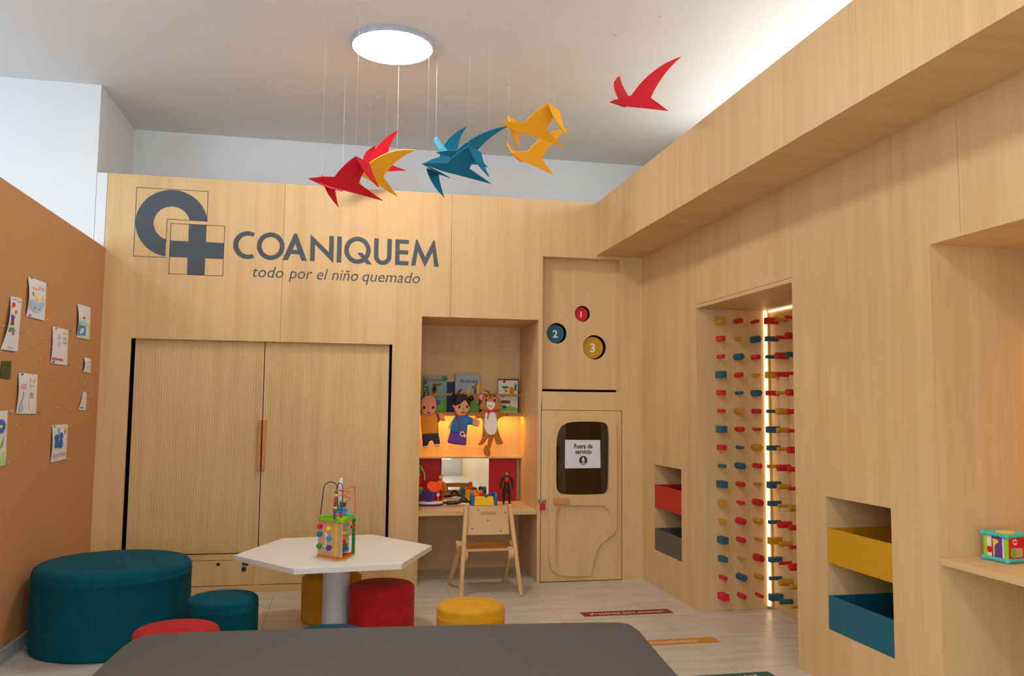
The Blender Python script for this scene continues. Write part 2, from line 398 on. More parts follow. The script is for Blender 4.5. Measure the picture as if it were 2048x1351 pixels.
def lining(y0, y1, z0, z1, x1, bottom=True):
    obj('niche_side', G().box(XR + .02, x1, y1, y1 + .02, z0, z1), M['wood'], wr)
    obj('niche_side', G().box(XR + .02, x1, y0 - .02, y0, z0, z1), M['wood'], wr)
    obj('niche_top', G().box(XR + .02, x1, y0 - .02, y1 + .02, z1, z1 + .02), M['wood_x'], wr)
    obj('niche_back', G().box(x1, x1 + .018, y0 - .02, y1 + .02, z0, z1), M['wood'], wr)
    if bottom: obj('niche_base', G().box(XR + .02, x1, y0 - .02, y1 + .02, z0 - .02, z0), M['wood_x'], wr)
lining(*B0, BZ0, BZ1, 3.0); lining(*B1, BZ0, BZ1, 3.0)
lining(*PN, 0, ZN, 3.05, False); lining(*RN, 0, ZN, 3.05, False)
# soffit
sf = struct('trim_1', G().box(XS + .02, XR + .02, -2.7, DB - .001, ZS, ZS + .018), M['wood_x'])
for y0, y1 in ((5.458, DB - .001), (4.236, 5.456), (3.014, 4.234), (1.79, 3.012), (-2.7, 1.788)):
    obj('panel', G().box(XS, XS + .02, y0, y1, ZS, ZT), M['wood'], sf)

# ================================================================== LIGHTS IN THE ROOM
def disc_lamp(x, y, label, group='round ceiling lamps'):
    t = thing('ceiling_lamp', label, 'ceiling lamp', (x, y, ZC), group)
    obj('lamp_frame', G().lathe((x, y, ZC - .036), [(.262, 0), (.272, 0), (.276, .006), (.276, .034), (.25, .049), (.25, .02), (.262, .006)][:5], 64), mat('lamp_grey_rim', lin((168, 172, 178)), .4), t, smooth=40)
    obj('diffuser', G().lathe((x, y, ZC - .039), [(.2, 0), (.258, .0005), (.264, .004)], 64), M['lamp'], t, smooth=30)
disc_lamp(.280, 5.40, 'round flat white ceiling lamp with a thin grey rim, lit', None)
for x, y, l in ((.283, 2.2, 'in the middle row, next one towards the street'), (.283, -1.0, 'last of the middle row near the street front'), (-3.4, 4.2, 'in the lobby beyond the cork wall, inner one'), (-3.4, .6, 'in the lobby beyond the cork wall, outer one')):
    disc_lamp(x, y, 'lit round ceiling lamp ' + l)

# ================================================================== CABINET
cab = thing('tambour_cabinet', 'wide built-in wooden cupboard with two ribbed sliding doors and drawers below', 'cabinet', (-.58, DB, 0))
obj('interior', G().box(CX0 - .015, CX1 + .015, DB + .20, DB + .22, .283, CZ + .02).box(CX0 - .03, CX0 - .012, DB + .02, DB + .2, .283, CZ + .02).box(CX1 + .012, CX1 + .03, DB + .02, DB + .2, .283, CZ + .02), M['gap'], cab)
YD = DB + .045
def tambour(x0, x1):
    g = G(); n = int(round((x1 - x0) / .0185)); s = (x1 - x0) / n
    for i in range(n):
        a = x0 + i * s
        g.plate(BK(0), [], 0) if False else None
        vs = []
        for z in (.286, CZ + .015):
            for (dx, dy) in ((.0004, .006), (.0004, .001), (.0018, 0), (s - .0018, 0), (s - .0004, .001), (s - .0004, .006)): vs.append((a + dx, YD + dy, z))
        g.add(vs, [(i_, i_ + 1, i_ + 7, i_ + 6) for i_ in range(5)] + [(5, 4, 3, 2, 1, 0), (6, 7, 8, 9, 10, 11), (5, 0, 6, 11)])
    return g
XM = -.582
for x0, x1, hx in ((CX0 + .022, XM - .003, XM - .030), (XM + .003, CX1 - .02, XM + .004)):
    d = obj('sliding_door', tambour(x0, x1).box(x0, x1, YD + .0035, YD + .008, .286, CZ + .015), M['wood_door'], cab)
    obj('handle', G().box(hx + .002, hx + .026, YD - .030, YD - .0005, .905, 1.285), M['beech'], d, bevel=.003)
for x0, x1 in ((-1.48, -.6045), (-.552, .36)):
    d = obj('drawer', G().box(x0, x1, DB - .0005, DB + .018, .0565, .2395), M['wood_x'] if False else M['wood'], cab, bevel=.0015)
    obj('lock', G().cone((x0 + .62 if x0 < -1 else x0 + .45, DB - .003, .213), (x0 + .62 if x0 < -1 else x0 + .45, DB + .002, .213), .0125, .0125, 16), M['black'], d)
for x0, x1 in ((CX0, -1.481), (-.6035, -.553), (.361, CX1)): obj('stile', G().box(x0, x1, DB, DB + .018, .0535, .242), M['wood'], cab)
obj('drawer_gap', G().box(CX0, CX1, DB + .019, DB + .021, .05, .245), M['gap'], cab)
p = onY(488, 1135, DB)
t = thing('padlock', 'small black padlock hanging from a hasp on the low drawer front', 'padlock', (p.x, DB, p.z - .02))
obj('hasp', G().box(p.x - .012, p.x + .03, DB - .005, DB - .001, p.z + .018, p.z + .04), M['black'], t, bevel=.001)
obj('shackle', G().tube([(p.x + .009 * math.cos(a), DB - .012, p.z + .008 + .014 * math.sin(a)) for a in [PI * i / 8 for i in range(9)]], .0028), M['steel'], t, smooth=60)
obj('body', G().box(p.x - .015, p.x + .015, DB - .02, DB - .006, p.z - .022, p.z + .006), M['black'], t, bevel=.002)

# ================================================================== LOGO AND LETTERING
lg = thing('wall_emblem', 'dark grey ring and cross emblem in two thin squares at the upper left', 'emblem', (-1.23, DB, 2.7))
def line(g, pts, wd, h=.0015, fr=fb, closed=False):
    n = len(pts)
    for i in range(n if closed else n - 1):
        a = V(*pts[i]); b = V(*pts[(i + 1) % n]); d = (b - a).normalized(); q = V(-d.y, d.x) * wd / 2; d = d * wd / 2
        g.plate(fr, [[tuple(a - q - d), tuple(b - q + d), tuple(b + q + d), tuple(a + q - d)]], .0005, h)
g = G(); line(g, [(-1.039, 2.803), (-1.039, 3.035), (-1.553, 3.035), (-1.553, 2.508), (-1.327, 2.508)], .0045)
line(g, [(-1.167, 2.803), (-1.327, 2.803), (-1.327, 2.63)], .0045)
obj('square_outline', g, M['logo'], lg)
cx, cz, ro, ri = -1.292, 2.772, .259, .130
def arcpts(r, a0, a1, n=48): return [(cx + r * math.cos(a0 + (a1 - a0) * i / n), cz + r * math.sin(a0 + (a1 - a0) * i / n)) for i in range(n + 1)]
z1, x1 = 2.800, -1.327
ao = math.asin((z1 - cz) / ro); bo = PI + math.acos(-(x1 - cx) / ro) if False else 2 * PI - math.acos((x1 - cx) / ro)
ai = math.asin((z1 - cz) / ri); bi = 2 * PI - math.acos((x1 - cx) / ri)
obj('ring', G().plate(fb, [arcpts(ro, ao, bo) + arcpts(ri, ai, bi)[::-1]], .0005, .0015), M['logo'], lg)
g = G(); line(g, [(-1.298, 2.384), (-.908, 2.384), (-.908, 2.772), (-1.298, 2.772)], .0045, closed=True)
obj('square_outline', g, M['logo'], lg)
obj('cross', G().plate(fb, [[(-1.168, 2.384), (-1.040, 2.384), (-1.040, 2.514), (-.908, 2.514), (-.908, 2.640), (-1.040, 2.640), (-1.040, 2.772), (-1.168, 2.772), (-1.168, 2.640), (-1.298, 2.640), (-1.298, 2.514), (-1.168, 2.514)]], .0005, .0015), M['logo'], lg)
# COANIQUEM in geometric capitals
wt = thing('wall_lettering', 'dark grey capital lettering COANIQUEM beside the emblem', 'lettering', (-.05, DB, 2.53))
Z0, Z1, ST = 2.528, 2.736, .036
def letter(*loops, h=.0015): obj('letter', G().plate(fb, list(loops), .0005, h), M['logo'], wt)
def arc(cx, cz, rx, rz, a0, a1, n=36): return [(cx + rx * math.cos(math.radians(a0 + (a1 - a0) * i / n)), cz + rz * math.sin(math.radians(a0 + (a1 - a0) * i / n))) for i in range(n + 1)]
zc_ = (Z0 + Z1) / 2; rz = (Z1 - Z0) / 2 + .005
letter(arc(-.733, zc_, .108, rz, 62, 298) + arc(-.729, zc_, .108 - ST, rz - ST + .002, 298, 62))
letter(arc(-.561, zc_, .104, rz, 0, 355), arc(-.561, zc_, .104 - ST, rz - ST, 0, 355))
letter([(-.470, Z0), (-.429, Z0), (-.408, Z0 + .05), (-.345, Z0 + .05), (-.325, Z0), (-.284, Z0), (-.366, Z1 + .006), (-.388, Z1 + .006)], [(-.395, Z0 + .083), (-.358, Z0 + .083), (-.3765, Z0 + .135)][::1])
letter([(-.262, Z0), (-.226, Z0), (-.226, Z0 + .135), (-.082, Z0 - .008), (-.082, Z1), (-.118, Z1), (-.118, Z0 + .078), (-.262, Z1 + .006)])
letter(rect(-.057, -.021, Z0, Z1))
letter(arc(.103, zc_, .104, rz, 0, 355), arc(.103, zc_, .104 - ST, rz - ST, 0, 355))
letter([(.100, Z0 + .085), (.142, Z0 + .085), (.218, Z0 - .004), (.175, Z0 - .004)], h=.0017)
letter([(.232, Z1), (.232, Z0 + .066)] + arc(.302, Z0 + .066, .070, .071, 180, 360, 20) + [(.372, Z1), (.336, Z1), (.336, Z0 + .066)] + arc(.302, Z0 + .066, .034, .036, 360, 180, 14) + [(.268, Z1)])
letter([(.400, Z0), (.508, Z0), (.508, Z0 + .034), (.436, Z0 + .034), (.436, Z0 + .088), (.504, Z0 + .088), (.504, Z0 + .122), (.436, Z0 + .122), (.436, Z1 - .034), (.508, Z1 - .034), (.508, Z1), (.400, Z1)])
letter([(.528, Z0), (.564, Z0), (.581, Z0 + .118), (.640, Z0 - .008), (.700, Z0 + .118), (.715, Z0), (.751, Z0), (.716, Z1 + .006), (.704, Z1 + .006), (.640, Z0 + .074), (.576, Z1 + .006), (.564, Z1 + .006)])
sl = thing('wall_slogan', 'dark grey italic slogan line under the capital lettering', 'lettering', (-.05, DB, 2.386))
for wd, x0_, x1_ in (('todo', -.688, -.458), ('por', -.418, -.239), ('el', -.204, -.121), ('niño', -.091, .114), ('quemado', .146, .602)): obj('word', G().text(fb, wd, x0_, 2.386, x1_ - x0_, .126, .22), M['logo'], sl)

# ================================================================== DOOR (playhouse) AND ITS SIGN
def dz(pts, Y): 
    return [(lambda q: (q.x, q.z))(onY(1080 + x / 3.976, 830 + y / 3.976, Y)) for x, y in pts]
YF = DB - .020
outer = chaikin(dz([(70, 330), (70, 180), (110, 60), (190, 15), (300, 0), (440, -2), (560, 8), (604, 70), (612, 160), (612, 780), (612, 915), (575, 950), (510, 1000), (455, 1070), (428, 1150), (420, 1225), (410, 1272), (350, 1280), (200, 1282), (105, 1255), (70, 1165), (70, 1000)], YF), 2)
win = chaikin(dz([(130, 300), (132, 180), (160, 90), (230, 54), (330, 50), (440, 50), (530, 58), (553, 120), (553, 300), (551, 560), (535, 622), (470, 632), (200, 634), (140, 612), (128, 540)], YF), 2)
low = chaikin(dz([(126, 900), (124, 780), (160, 724), (240, 718), (440, 716), (530, 722), (566, 800), (560, 880), (500, 930), (430, 1000), (385, 1100), (360, 1190), (300, 1226), (170, 1228), (124, 1180), (122, 1050)], YF), 2)
wl2 = [(x, z) for x, z in win]
dr = obj('door_1', G().plate(BK(DB), [rect(DX0, DX1 - .002, .006, DZ), wl2], .02), M['wood'], kind='structure')
obj('door_frame', G().plate(BK(YF), [outer, wl2, low], .020), M['wood'], dr, bevel=.005)
obj('window_pane', G().plate(BK(DB + .012), [rect(1.70, 2.23, .66, 1.32)], .004), M['glass'], dr)
obj('interior', G().box(DX0, DX1 + .1, DB + .26, DB + .28, 0, 1.5).box(DX0 - .02, DX0, DB + .03, DB + .64, 0, 1.5).box(DX1 + .1, DX1 + .12, DB + .03, DB + .64, 0, 1.5).box(DX0, DX1 + .1, DB + .03, DB + .64, 1.5, 1.505), M['dark_inside'], dr)
a = dz([(104, 705)], YF)[0]; b = dz([(228, 655)], YF)[0]
obj('handle', G().box(a[0], b[0], YF - .03, YF, a[1], b[1] - .002), M['beech'], dr, bevel=.004)
p = onY(1084, 1003, DB)
t = thing('padlock', 'red padlock on a hasp joining the playhouse door to its post', 'padlock', (p.x, DB, p.z - .03), None)
obj('hasp', G().box(p.x - .035, p.x + .035, DB - .005, DB - .001, p.z - .008, p.z + .016), mat('brass_hasp', lin((150, 136, 90)), .35, .8), t, bevel=.001)
obj('shackle', G().tube([(p.x + .014 * math.cos(a), DB - .016, p.z - .012 + .022 * math.sin(a)) for a in [PI * i / 8 for i in range(9)]], .004), M['steel'], t, smooth=60)
obj('body', G().box(p.x - .022, p.x + .022, DB - .028, DB - .008, p.z - .062, p.z - .010), M['peg_red'], t, bevel=.003)
YG = DB + .004
sq = dz([(198, 422), (482, 418), (478, 197), (200, 195)], YG)
sg = thing('paper_sign', 'white paper notice reading Fuera de servicio behind the playhouse door window', 'sign', (sq[0][0], YG, sq[0][1]))
obj('sheet', G().plate(BK(YG), [sq], .001), M['paper'], sg)
BLK = mat('print_black', (.02, .02, .02), .7)
c = dz([(345, 260)], YG)[0]
obj('lettering', G().text(BK(YG), 'Fuera de', c[0], dz([(345, 262)], YG)[0][1], .158, .052, align='C', bold=.025).text(BK(YG), 'servicio', c[0], dz([(345, 306)], YG)[0][1], .138, .052, align='C', bold=.025), BLK, sg)
oc = dz([(344, 357)], YG)[0]
obj('stop_octagon', G().plate(BK(YG), [circ(oc[0], oc[1], .037, 8, a0=PI / 8, a1=2 * PI + PI / 8 - .001)[:8]], .0004, .0012), BLK, sg)
g = G().plate(BK(YG), [chaikin([(oc[0] - .010, oc[1] - .012), (oc[0] + .010, oc[1] - .012), (oc[0] + .014, oc[1] + .006), (oc[0] + .008, oc[1] + .002), (oc[0] + .009, oc[1] + .024), (oc[0] - .010, oc[1] + .024), (oc[0] - .012, oc[1])], 1)], .0003, .0018)
g.plate(BK(YG), [rect(oc[0] - .016, oc[0] + .016, oc[1] - .026, oc[1] - .018)], .0003, .0018)
obj('stop_hand', g, M['paper'], sg)

# ---- numbered holes
for (x, z, r), n, c, nm, kk in zip(holes, '123', ('peg_red', 'peg_blue', 'peg_yellow'), ('small red', 'medium teal', 'large mustard'), (.115, .095, .085)):
    t = thing('throwing_hole', f'{nm} round target hole marked with the number {n}', 'target', (x, YR, z))
    obj('tunnel', G().cone((x, YR + .002, z), (x, YR + .15, z), r + .001, r + .001, 40, False), M['black'], t, smooth=40)
    dx, dz_ = -.008 * (r / .08), -.002
    obj('cup', G().cone((x + dx, YR + .022, z + dz_), (x + dx, YR + .05, z + dz_), r * .89, r * .89, 40), M[c], t, smooth=40)
    obj('numeral', G().text(BK(YR + .022), n, x + dx, z - r * .36 + dz_, None, r * 1.0, align='C', bold=.03), M['paper'], t)

# ================================================================== PUPPET NICHE
sh = obj('wall_shelf', G().box(NX0 + .001, NX1 - .001, 7.25, 7.349, .953, .970), M['wood_x'], bevel=.001)
tag(sh, 'thin wooden shelf below the hand puppets in the toy niche', 'shelf')
ct = obj('desk_top', G().box(NX0 + .001, NX1 - .001, DB + .012, 7.349, .540, .576), M['wood_x'], bevel=.001)
tag(ct, 'built-in wooden desk top in the toy niche holding the small toys', 'desk')
bp = obj('back_board', G().box(NX0 + .001, NX1 - .03, 7.30, 7.349, .5765, .9525), M['redpanel'])
tag(bp, 'dark red backing board on both sides of the mirror above the desk', 'panel')
a = onY(883, 950, 7.285).x; b = onY(977.5, 950, 7.285).x
tag(obj('mirror', G().box(a, b, 7.285, 7.2995, .5765, .9525), M['mirror']), 'rectangular mirror on the back of the niche above the desk', 'mirror')
obj('niche_modesty_board', G().box(NX0 + .001, NX1 - .001, 7.32, 7.349, 0, .5), M['wood_x'], wb)
# rack
YK = 7.20
zb = onY(950, 827, YK).z; zm = onY(950, 789, YK).z; zt_ = onY(1043, 782, YK).z; xr_ = onY(1047, 800, YK).x
rk = thing('book_rack', 'mustard yellow book rack with a low front rail under the niche top', 'book rack', (1.1, YK, zb))
obj('base_board', G().box(NX0 + .001, xr_, YK, 7.349, zb - .012, zb + .012).box(NX0 + .001, xr_, YK, YK + .012, zb - .019, zb - .0121), M['rack'], rk, bevel=.001)
obj('front_rail', G().box(NX0 + .001, xr_ - .022, YK, YK + .012, zm - .010, zm + .010), M['rack'], rk, bevel=.001)
obj('end_board', G().box(xr_ - .022, xr_, YK, 7.349, zb + .012, zt_), M['rack'], rk, bevel=.001)
tag(obj('led_strip', G().box(NX0 + .01, xr_ - .03, 7.226, 7.252, zb - .0165, zb - .0125), M['led3']), 'glowing amber light strip under the mustard book rack', 'light strip')
# books leaning in the rack
def book(px0, px1, pyt, label, cover, name='picture_book', yb=7.30, pyb=822, dep=.016):
    a = onY(px0, pyt, yb); b = onY(px1, pyt, yb); z0 = zb + .013; z1 = a.z
    t = thing(name, label, 'book', ((a.x + b.x) / 2, yb, z0))
    obj('pages', G().box(a.x + .003, b.x - .003, yb + .003, yb + dep - .003, z0 + .003, z1 - .003), M['paper'], t)
    obj('cover', G().box(a.x, b.x, yb, yb + .003, z0, z1).box(a.x, b.x, yb + dep - .003, yb + dep, z0, z1).box(a.x, a.x + .003, yb, yb + dep, z0, z1), P(cover), t)
    def q(u, v): return (a.x + (b.x - a.x) * u, z0 + (z1 - z0) * v)
    F = BK(yb)
    def art(nm, col, *polys, h=.001):
        g = G()
        for L in polys: g.plate(F, [[q(*p_) for p_ in L]], .0004, h)
        obj(nm, g, P(col), t)
    return t, q, F, art, (b.x - a.x), (z1 - z0)
def blob(cx, cy, rx, ry, n=9, k=.25, seed=1):
    r = random.Random(seed); return [(cx + rx * (1 - k * r.random()) * math.cos(2 * PI * i / n), cy + ry * (1 - k * r.random()) * math.sin(2 * PI * i / n)) for i in range(n)]
t, q, F, art, bw, bh = book(848, 894, 751, 'teal picture book titled Piratas with palm leaves, leftmost in the rack', 'coverteal')
art('jungle', 'green', blob(.9, .93, .14, .1), blob(.05, .82, .1, .08), blob(.12, .68, .1, .05)); art('grass', 'lightgreen', [(0, 0), (1, 0), (1, .3), (.8, .38), (.6, .1), (.3, .12), (0, .2)])
art('figure', 'brown', blob(.45, .62, .13, .14, seed=4), [(.5, .7), (.72, .74), (.78, .8), (.7, .8), (.5, .74)], blob(.46, .76, .1, .04)); art('sea', 'blue', blob(.5, .25, .25, .1, seed=3)); art('sand', 'orange', [(0, 0), (.5, 0), (.35, .14), (0, .2)], blob(.45, .62, .04, .1))
g = G(); p0 = q(.1, .86); g.text(F, 'Piratas', p0[0], p0[1] - .004, bw * .68, .042, h=.002, bold=.02); obj('title', g, P('crayonred'), t)
t, q, F, art, bw, bh = book(892, 912, 763, 'dark blue book partly hidden between the two large picture books', 'navy', yb=7.325)
g = G(); p0 = q(.35, .55); g.text(F, 'nd', p0[0], p0[1], bw * .3, .04, h=.002); obj('title', g, P('paleyellow'), t)
t, q, F, art, bw, bh = book(910, 959, 748, 'pale sky blue picture book titled Animales with a hilly landscape', 'coversky')
art('meadow', 'lightgreen', [(0, 0), (1, 0), (1, .25), (.6, .3), (0, .22)]); art('hills', 'tan', [(0, .22), (.6, .3), (1, .25), (1, .5), (.7, .42), (.3, .58), (0, .5)], h=.0014)
art('tree', 'yellow2', [(.5, .42), (.62, .42), (.56, .72)], [(.93, .4), (1, .4), (1, .85), (.9, .7)], h=.0018); art('house', 'brown', [(.7, .66), (.92, .78), (.9, .73), (.72, .62)], [(.78, .45), (.88, .45), (.88, .68), (.78, .64)], blob(.35, .45, .08, .08), h=.0022)
g = G(); p0 = q(.2, .78); g.text(F, 'Animales', p0[0], p0[1], bw * .72, .048, .2, h=.002); obj('title', g, P('navy'), t)
t, q, F, art, bw, bh = book(957, 1002, 791, 'low dark navy book lying behind the front rail in the rack', 'navy', yb=7.318)
t, q, F, art, bw, bh = book(996, 1037.5, 757, 'white picture book with small animals at the right end of the rack', 'cream', yb=7.295)
art('cover_edge', 'navy', [(0, .96), (1, .96), (1, 1), (0, 1)], [(.96, 0), (1, 0), (1, 1), (.96, 1)]); art('plants', 'green2', blob(.35, .75, .2, .05), blob(.25, .5, .2, .05), [(.78, .65), (.9, .65), (.92, .92), (.85, .8), (.8, .9)]); art('meadow', 'lime', [(0, .04), (.95, .04), (.95, .12), (.6, .2), (0, .1)])
art('animals', 'orange', blob(.66, .66, .14, .14, seed=5), blob(.4, .64, .1, .05)); art('sign_board', 'brown', [(.15, .27), (.6, .27), (.6, .36), (.15, .36)]); art('blue_animal', 'blue', blob(.3, .17, .14, .06)); art('red_dot', 'mred', blob(.3, .92, .08, .04, 12, 0))

# ---- hand puppets (soft cloth shapes)
def pil(name, outline, m, parent, Y, th, bev=None, res=2):
    bev = bev or th * .34
    cu = bpy.data.curves.new('c', 'CURVE'); cu.dimensions = '2D'; cu.fill_mode = 'BOTH'; cu.extrude = max(th / 2 - bev, .0003); cu.bevel_depth = bev; cu.bevel_resolution = res; cu.offset = -bev * .8
    sp = cu.splines.new('POLY'); sp.points.add(len(outline) - 1); sp.use_cyclic_u = True
    for i, (x, z) in enumerate(outline): sp.points[i].co = (x, z, 0, 1)
    ob = bpy.data.objects.new('c', cu); COL.objects.link(ob)
    me0 = ob.evaluated_get(bpy.context.evaluated_depsgraph_get()).to_mesh()
    g = G(); g.add([V(v.co.x, Y - v.co.z, v.co.y) for v in me0.vertices], [tuple(p.vertices) for p in me0.polygons])
    bpy.data.objects.remove(ob); bpy.data.curves.remove(cu)
    return obj(name, g, m, parent, smooth=60)
YP = 7.165
def pz(pts, ox=840, oy=760, s=9.65, Y=YP): return [(lambda q: (q.x, q.z))(onY(ox + x / s, oy + y / s, Y)) for x, y in pts]
def px1(x, y, ox=840, oy=760, s=9.65, Y=YP): return pz([(x, y)], ox, oy, s, Y)[0]
def facedot(nm, g, col, par): return obj(nm, g, P(col) if isinstance(col, str) else col, par, smooth=50)
def ell(x, y, rx, ry, **k):
    c = px1(x, y, **k); a = px1(x + rx, y, **k); b = px1(x, y - ry, **k); return c, a[0] - c[0], b[1] - c[1]
# boy
t = thing('hand_puppet', 'bald boy hand puppet in an orange shirt and dark blue trousers', 'puppet', (px1(190, 650)[0], YP, px1(190, 1290)[1]), 'hand puppets hanging from the rack')
pil('trousers', soft(pz([(40, 1030), (350, 1010), (380, 1230), (280, 1235), (260, 1170), (210, 1150), (160, 1190), (150, 1260), (62, 1280)])), P('navy'), t, YP, .035)
pil('foot', crm(pz([(62, 1262), (150, 1245), (155, 1275), (95, 1310), (60, 1300)])), P('cream'), t, YP, .03); pil('foot', crm(pz([(282, 1228), (372, 1225), (372, 1262), (300, 1270)])), P('cream'), t, YP, .03)
pil('shirt', soft(pz([(20, 670), (120, 640), (290, 640), (400, 660), (370, 780), (340, 800), (350, 1020), (40, 1040), (15, 850)])), P('orangeshirt'), t, YP - .004, .045)
pil('hand', crm(pz([(385, 640), (430, 650), (485, 770), (440, 780), (385, 760)])), M['skin'], t, YP - .002, .03)
pil('strap', crm(pz([(300, 645), (345, 650), (372, 770), (345, 810), (330, 720)])), P('dred'), t, YP - .03, .008)
hd = pil('head', crm(pz([(160, 300), (250, 320), (305, 420), (300, 540), (260, 640), (160, 685), (70, 650), (20, 560), (15, 440), (60, 340)])), M['skin'], t, YP - .012, .06)
for x in (70, 243):
    c, rx, rz = ell(x, 525, 22, 32); facedot('eye', G().ball((c[0], YP - .042, c[1]), 1, 12, (rx, .004, rz)), 'hair', hd)
c, rx, rz = ell(158, 630, 46, 14); facedot('mouth', G().ball((c[0], YP - .040, c[1]), 1, 12, (rx, .004, rz)), 'dred', hd)
c, rx, rz = ell(158, 590, 16, 14); facedot('nose', G().ball((c[0], YP - .042, c[1]), 1, 10, (rx, .006, rz)), M['skin'], hd)
obj('hanging_loop', G().tube([(px1(*q_)[0], YK - .006 - .01 * i % 2, px1(*q_)[1]) for i, q_ in enumerate([(75, 330), (85, 250), (130, 180), (155, 190), (160, 250), (150, 300)])], .004), M['black'], t)
# girl
t = thing('hand_puppet', 'black haired girl hand puppet in a blue top and purple skirt with a red bag', 'puppet', (px1(760, 650)[0], YP, px1(760, 1240)[1]), 'hand puppets hanging from the rack')
pil('skirt', soft(pz([(580, 1010), (890, 1020), (882, 1250), (700, 1235), (535, 1200)])), P('purple'), t, YP, .04)
pil('arm', crm(pz([(640, 740), (620, 860), (570, 930), (555, 910), (600, 800)])), M['skin'], t, YP + .004, .02)
pil('hand', crm(pz([(990, 740), (1080, 745), (1145, 800), (1120, 880), (1050, 880), (985, 840)])), M['skin'], t, YP, .03)
pil('top', soft(pz([(690, 680), (870, 670), (1010, 740), (1005, 855), (910, 850), (890, 1030), (580, 1015), (620, 800)])), P('dress'), t, YP - .004, .045)
hd = pil('head', crm(pz([(680, 420), (850, 370), (940, 430), (950, 540), (900, 620), (860, 675), (750, 680), (690, 620), (660, 520)])), M['skin'], t, YP - .012, .055)
c, rx, rz = ell(650, 500, 30, 28); facedot('ear', G().ball((c[0], YP - .01, c[1]), 1, 12, (rx, .012, rz)), M['skin'], hd)
hr = pil('hair', crm(pz([(655, 475), (680, 360), (740, 290), (850, 280), (920, 340), (950, 440), (940, 500), (900, 430), (850, 370), (790, 430), (720, 470)])), P('hair'), t, YP - .030, .035)
for (x, y, r1, r2) in ((655, 320, 50, 70), (985, 350, 48, 62)):
    c, rx, rz = ell(x, y, r1, r2); facedot('bun', G().ball((c[0], YP - .015, c[1]), 1, 14, (rx, .022, rz)), 'hair', hr)
for x in (748, 895):
    c, rx, rz = ell(x, 515, 20, 30); facedot('eye', G().ball((c[0], YP - .040, c[1]), 1, 12, (rx, .004, rz)), 'hair', hd)
c, rx, rz = ell(820, 622, 52, 14); facedot('mouth', G().ball((c[0], YP - .038, c[1]), 1, 12, (rx, .004, rz)), 'dred', hd)
c, rx, rz = ell(828, 560, 20, 12); facedot('nose', G().ball((c[0], YP - .040, c[1]), 1, 10, (rx, .005, rz)), 'brown', hd)
g = G(); L = pz([(685, 680), (715, 680), (800, 985), (765, 990)]); obj('strap', g.plate(BK(YP - .028), [L], .004), P('dred'), t)
bg = obj('bag', G().plate(BK(YP - .030), [chaikin(pz([(770, 985), (890, 975), (885, 1105), (765, 1110)]), 1)], .012), P('dred'), t)
c, rx, rz = ell(805, 1035, 48, 55); c2 = px1(850, 1065); k = rx / 48
obj('badge', G().plate(BK(YP - .031), [circ(*c, rx, 24, a0=.5, a1=5.2) + circ(*c, rx * .6, 24, a0=.5, a1=5.2)[::-1]], .001, .001).plate(BK(YP - .032), [rect(c2[0] - 34 * k, c2[0] + 34 * k, c2[1] - 11 * k, c2[1] + 11 * k)], .001, .001).plate(BK(YP - .032), [rect(c2[0] - 11 * k, c2[0] + 11 * k, c2[1] - 38 * k, c2[1] + 38 * k)], .001, .0012), M['paper'], bg)
obj('hanging_loop', G().tube([(px1(*q_)[0], YK - .008, px1(*q_)[1]) for q_ in [(720, 300), (730, 240), (790, 180), (810, 170), (780, 230), (745, 270)]], .004), M['black'], t)
# spotted cat
K = dict(ox=940, oy=770, s=9.01)
t = thing('hand_puppet', 'spotted brown wild cat hand puppet with a white belly and a long tail', 'puppet', (px1(360, 600, **K)[0], YP, px1(360, 1270, **K)[1]), 'hand puppets hanging from the rack')
bd = pil('body', crm(pz([(250, 450), (460, 450), (540, 490), (655, 500), (665, 540), (580, 560), (500, 610), (490, 720), (520, 880), (585, 1020), (575, 1050), (480, 1050), (440, 940), (330, 930), (230, 1050), (150, 1060), (215, 960), (235, 800), (235, 640), (190, 585), (110, 590), (120, 540), (190, 490)], **K)), P('cat'), t, YP, .04)
pil('belly', crm(pz([(290, 480), (430, 480), (470, 600), (488, 740), (450, 860), (380, 890), (300, 860), (252, 740), (262, 600)], **K)), P('cream'), t, YP - .017, .012)
pil('tail', crm(pz([(345, 930), (405, 940), (370, 1080), (345, 1140), (355, 1240), (320, 1275), (265, 1250), (243, 1170), (265, 1100), (315, 1070), (325, 1000)], **K)), P('cat'), t, YP - .016, .03)
hd = pil('head', crm(pz([(240, 190), (360, 165), (470, 190), (520, 300), (545, 400), (480, 450), (360, 460), (230, 450), (170, 400), (205, 290)], **K)), P('cat'), t, YP - .012, .05)
for L in ([(165, 170), (240, 175), (270, 250), (215, 290), (155, 220)], [(440, 175), (520, 180), (530, 260), (470, 290), (430, 230)]):
    pil('ear', crm(pz(L, **K)), P('pink'), t, YP - .008, .03)
for x, dx in ((275, 8), (430, -8)):
    c, rx, rz = ell(x, 270, 34, 42, **K); facedot('eye_white', G().ball((c[0], YP - .036, c[1]), 1, 12, (rx, .004, rz)), 'cream', hd)
    c, rx, rz = ell(x, 270, 24, 34, **K); facedot('eye', G().ball((c[0], YP - .039, c[1]), 1, 12, (rx, .004, rz)), 'hair', hd)
pil('brow', crm(pz([(300, 310), (330, 260), (375, 260), (415, 310)], **K)), P('orange'), hd, YP - .036, .006)
pil('muzzle', crm(pz([(295, 310), (360, 300), (425, 315), (425, 390), (365, 445), (300, 400)], **K)), P('cream'), hd, YP - .038, .02)
obj('mouth', G().tube([(px1(*q_, **K)[0], YP - .050, px1(*q_, **K)[1]) for q_ in [(318, 360), (335, 382), (352, 368), (368, 385), (385, 362)]], .0018), M['black'], hd)
g = G()
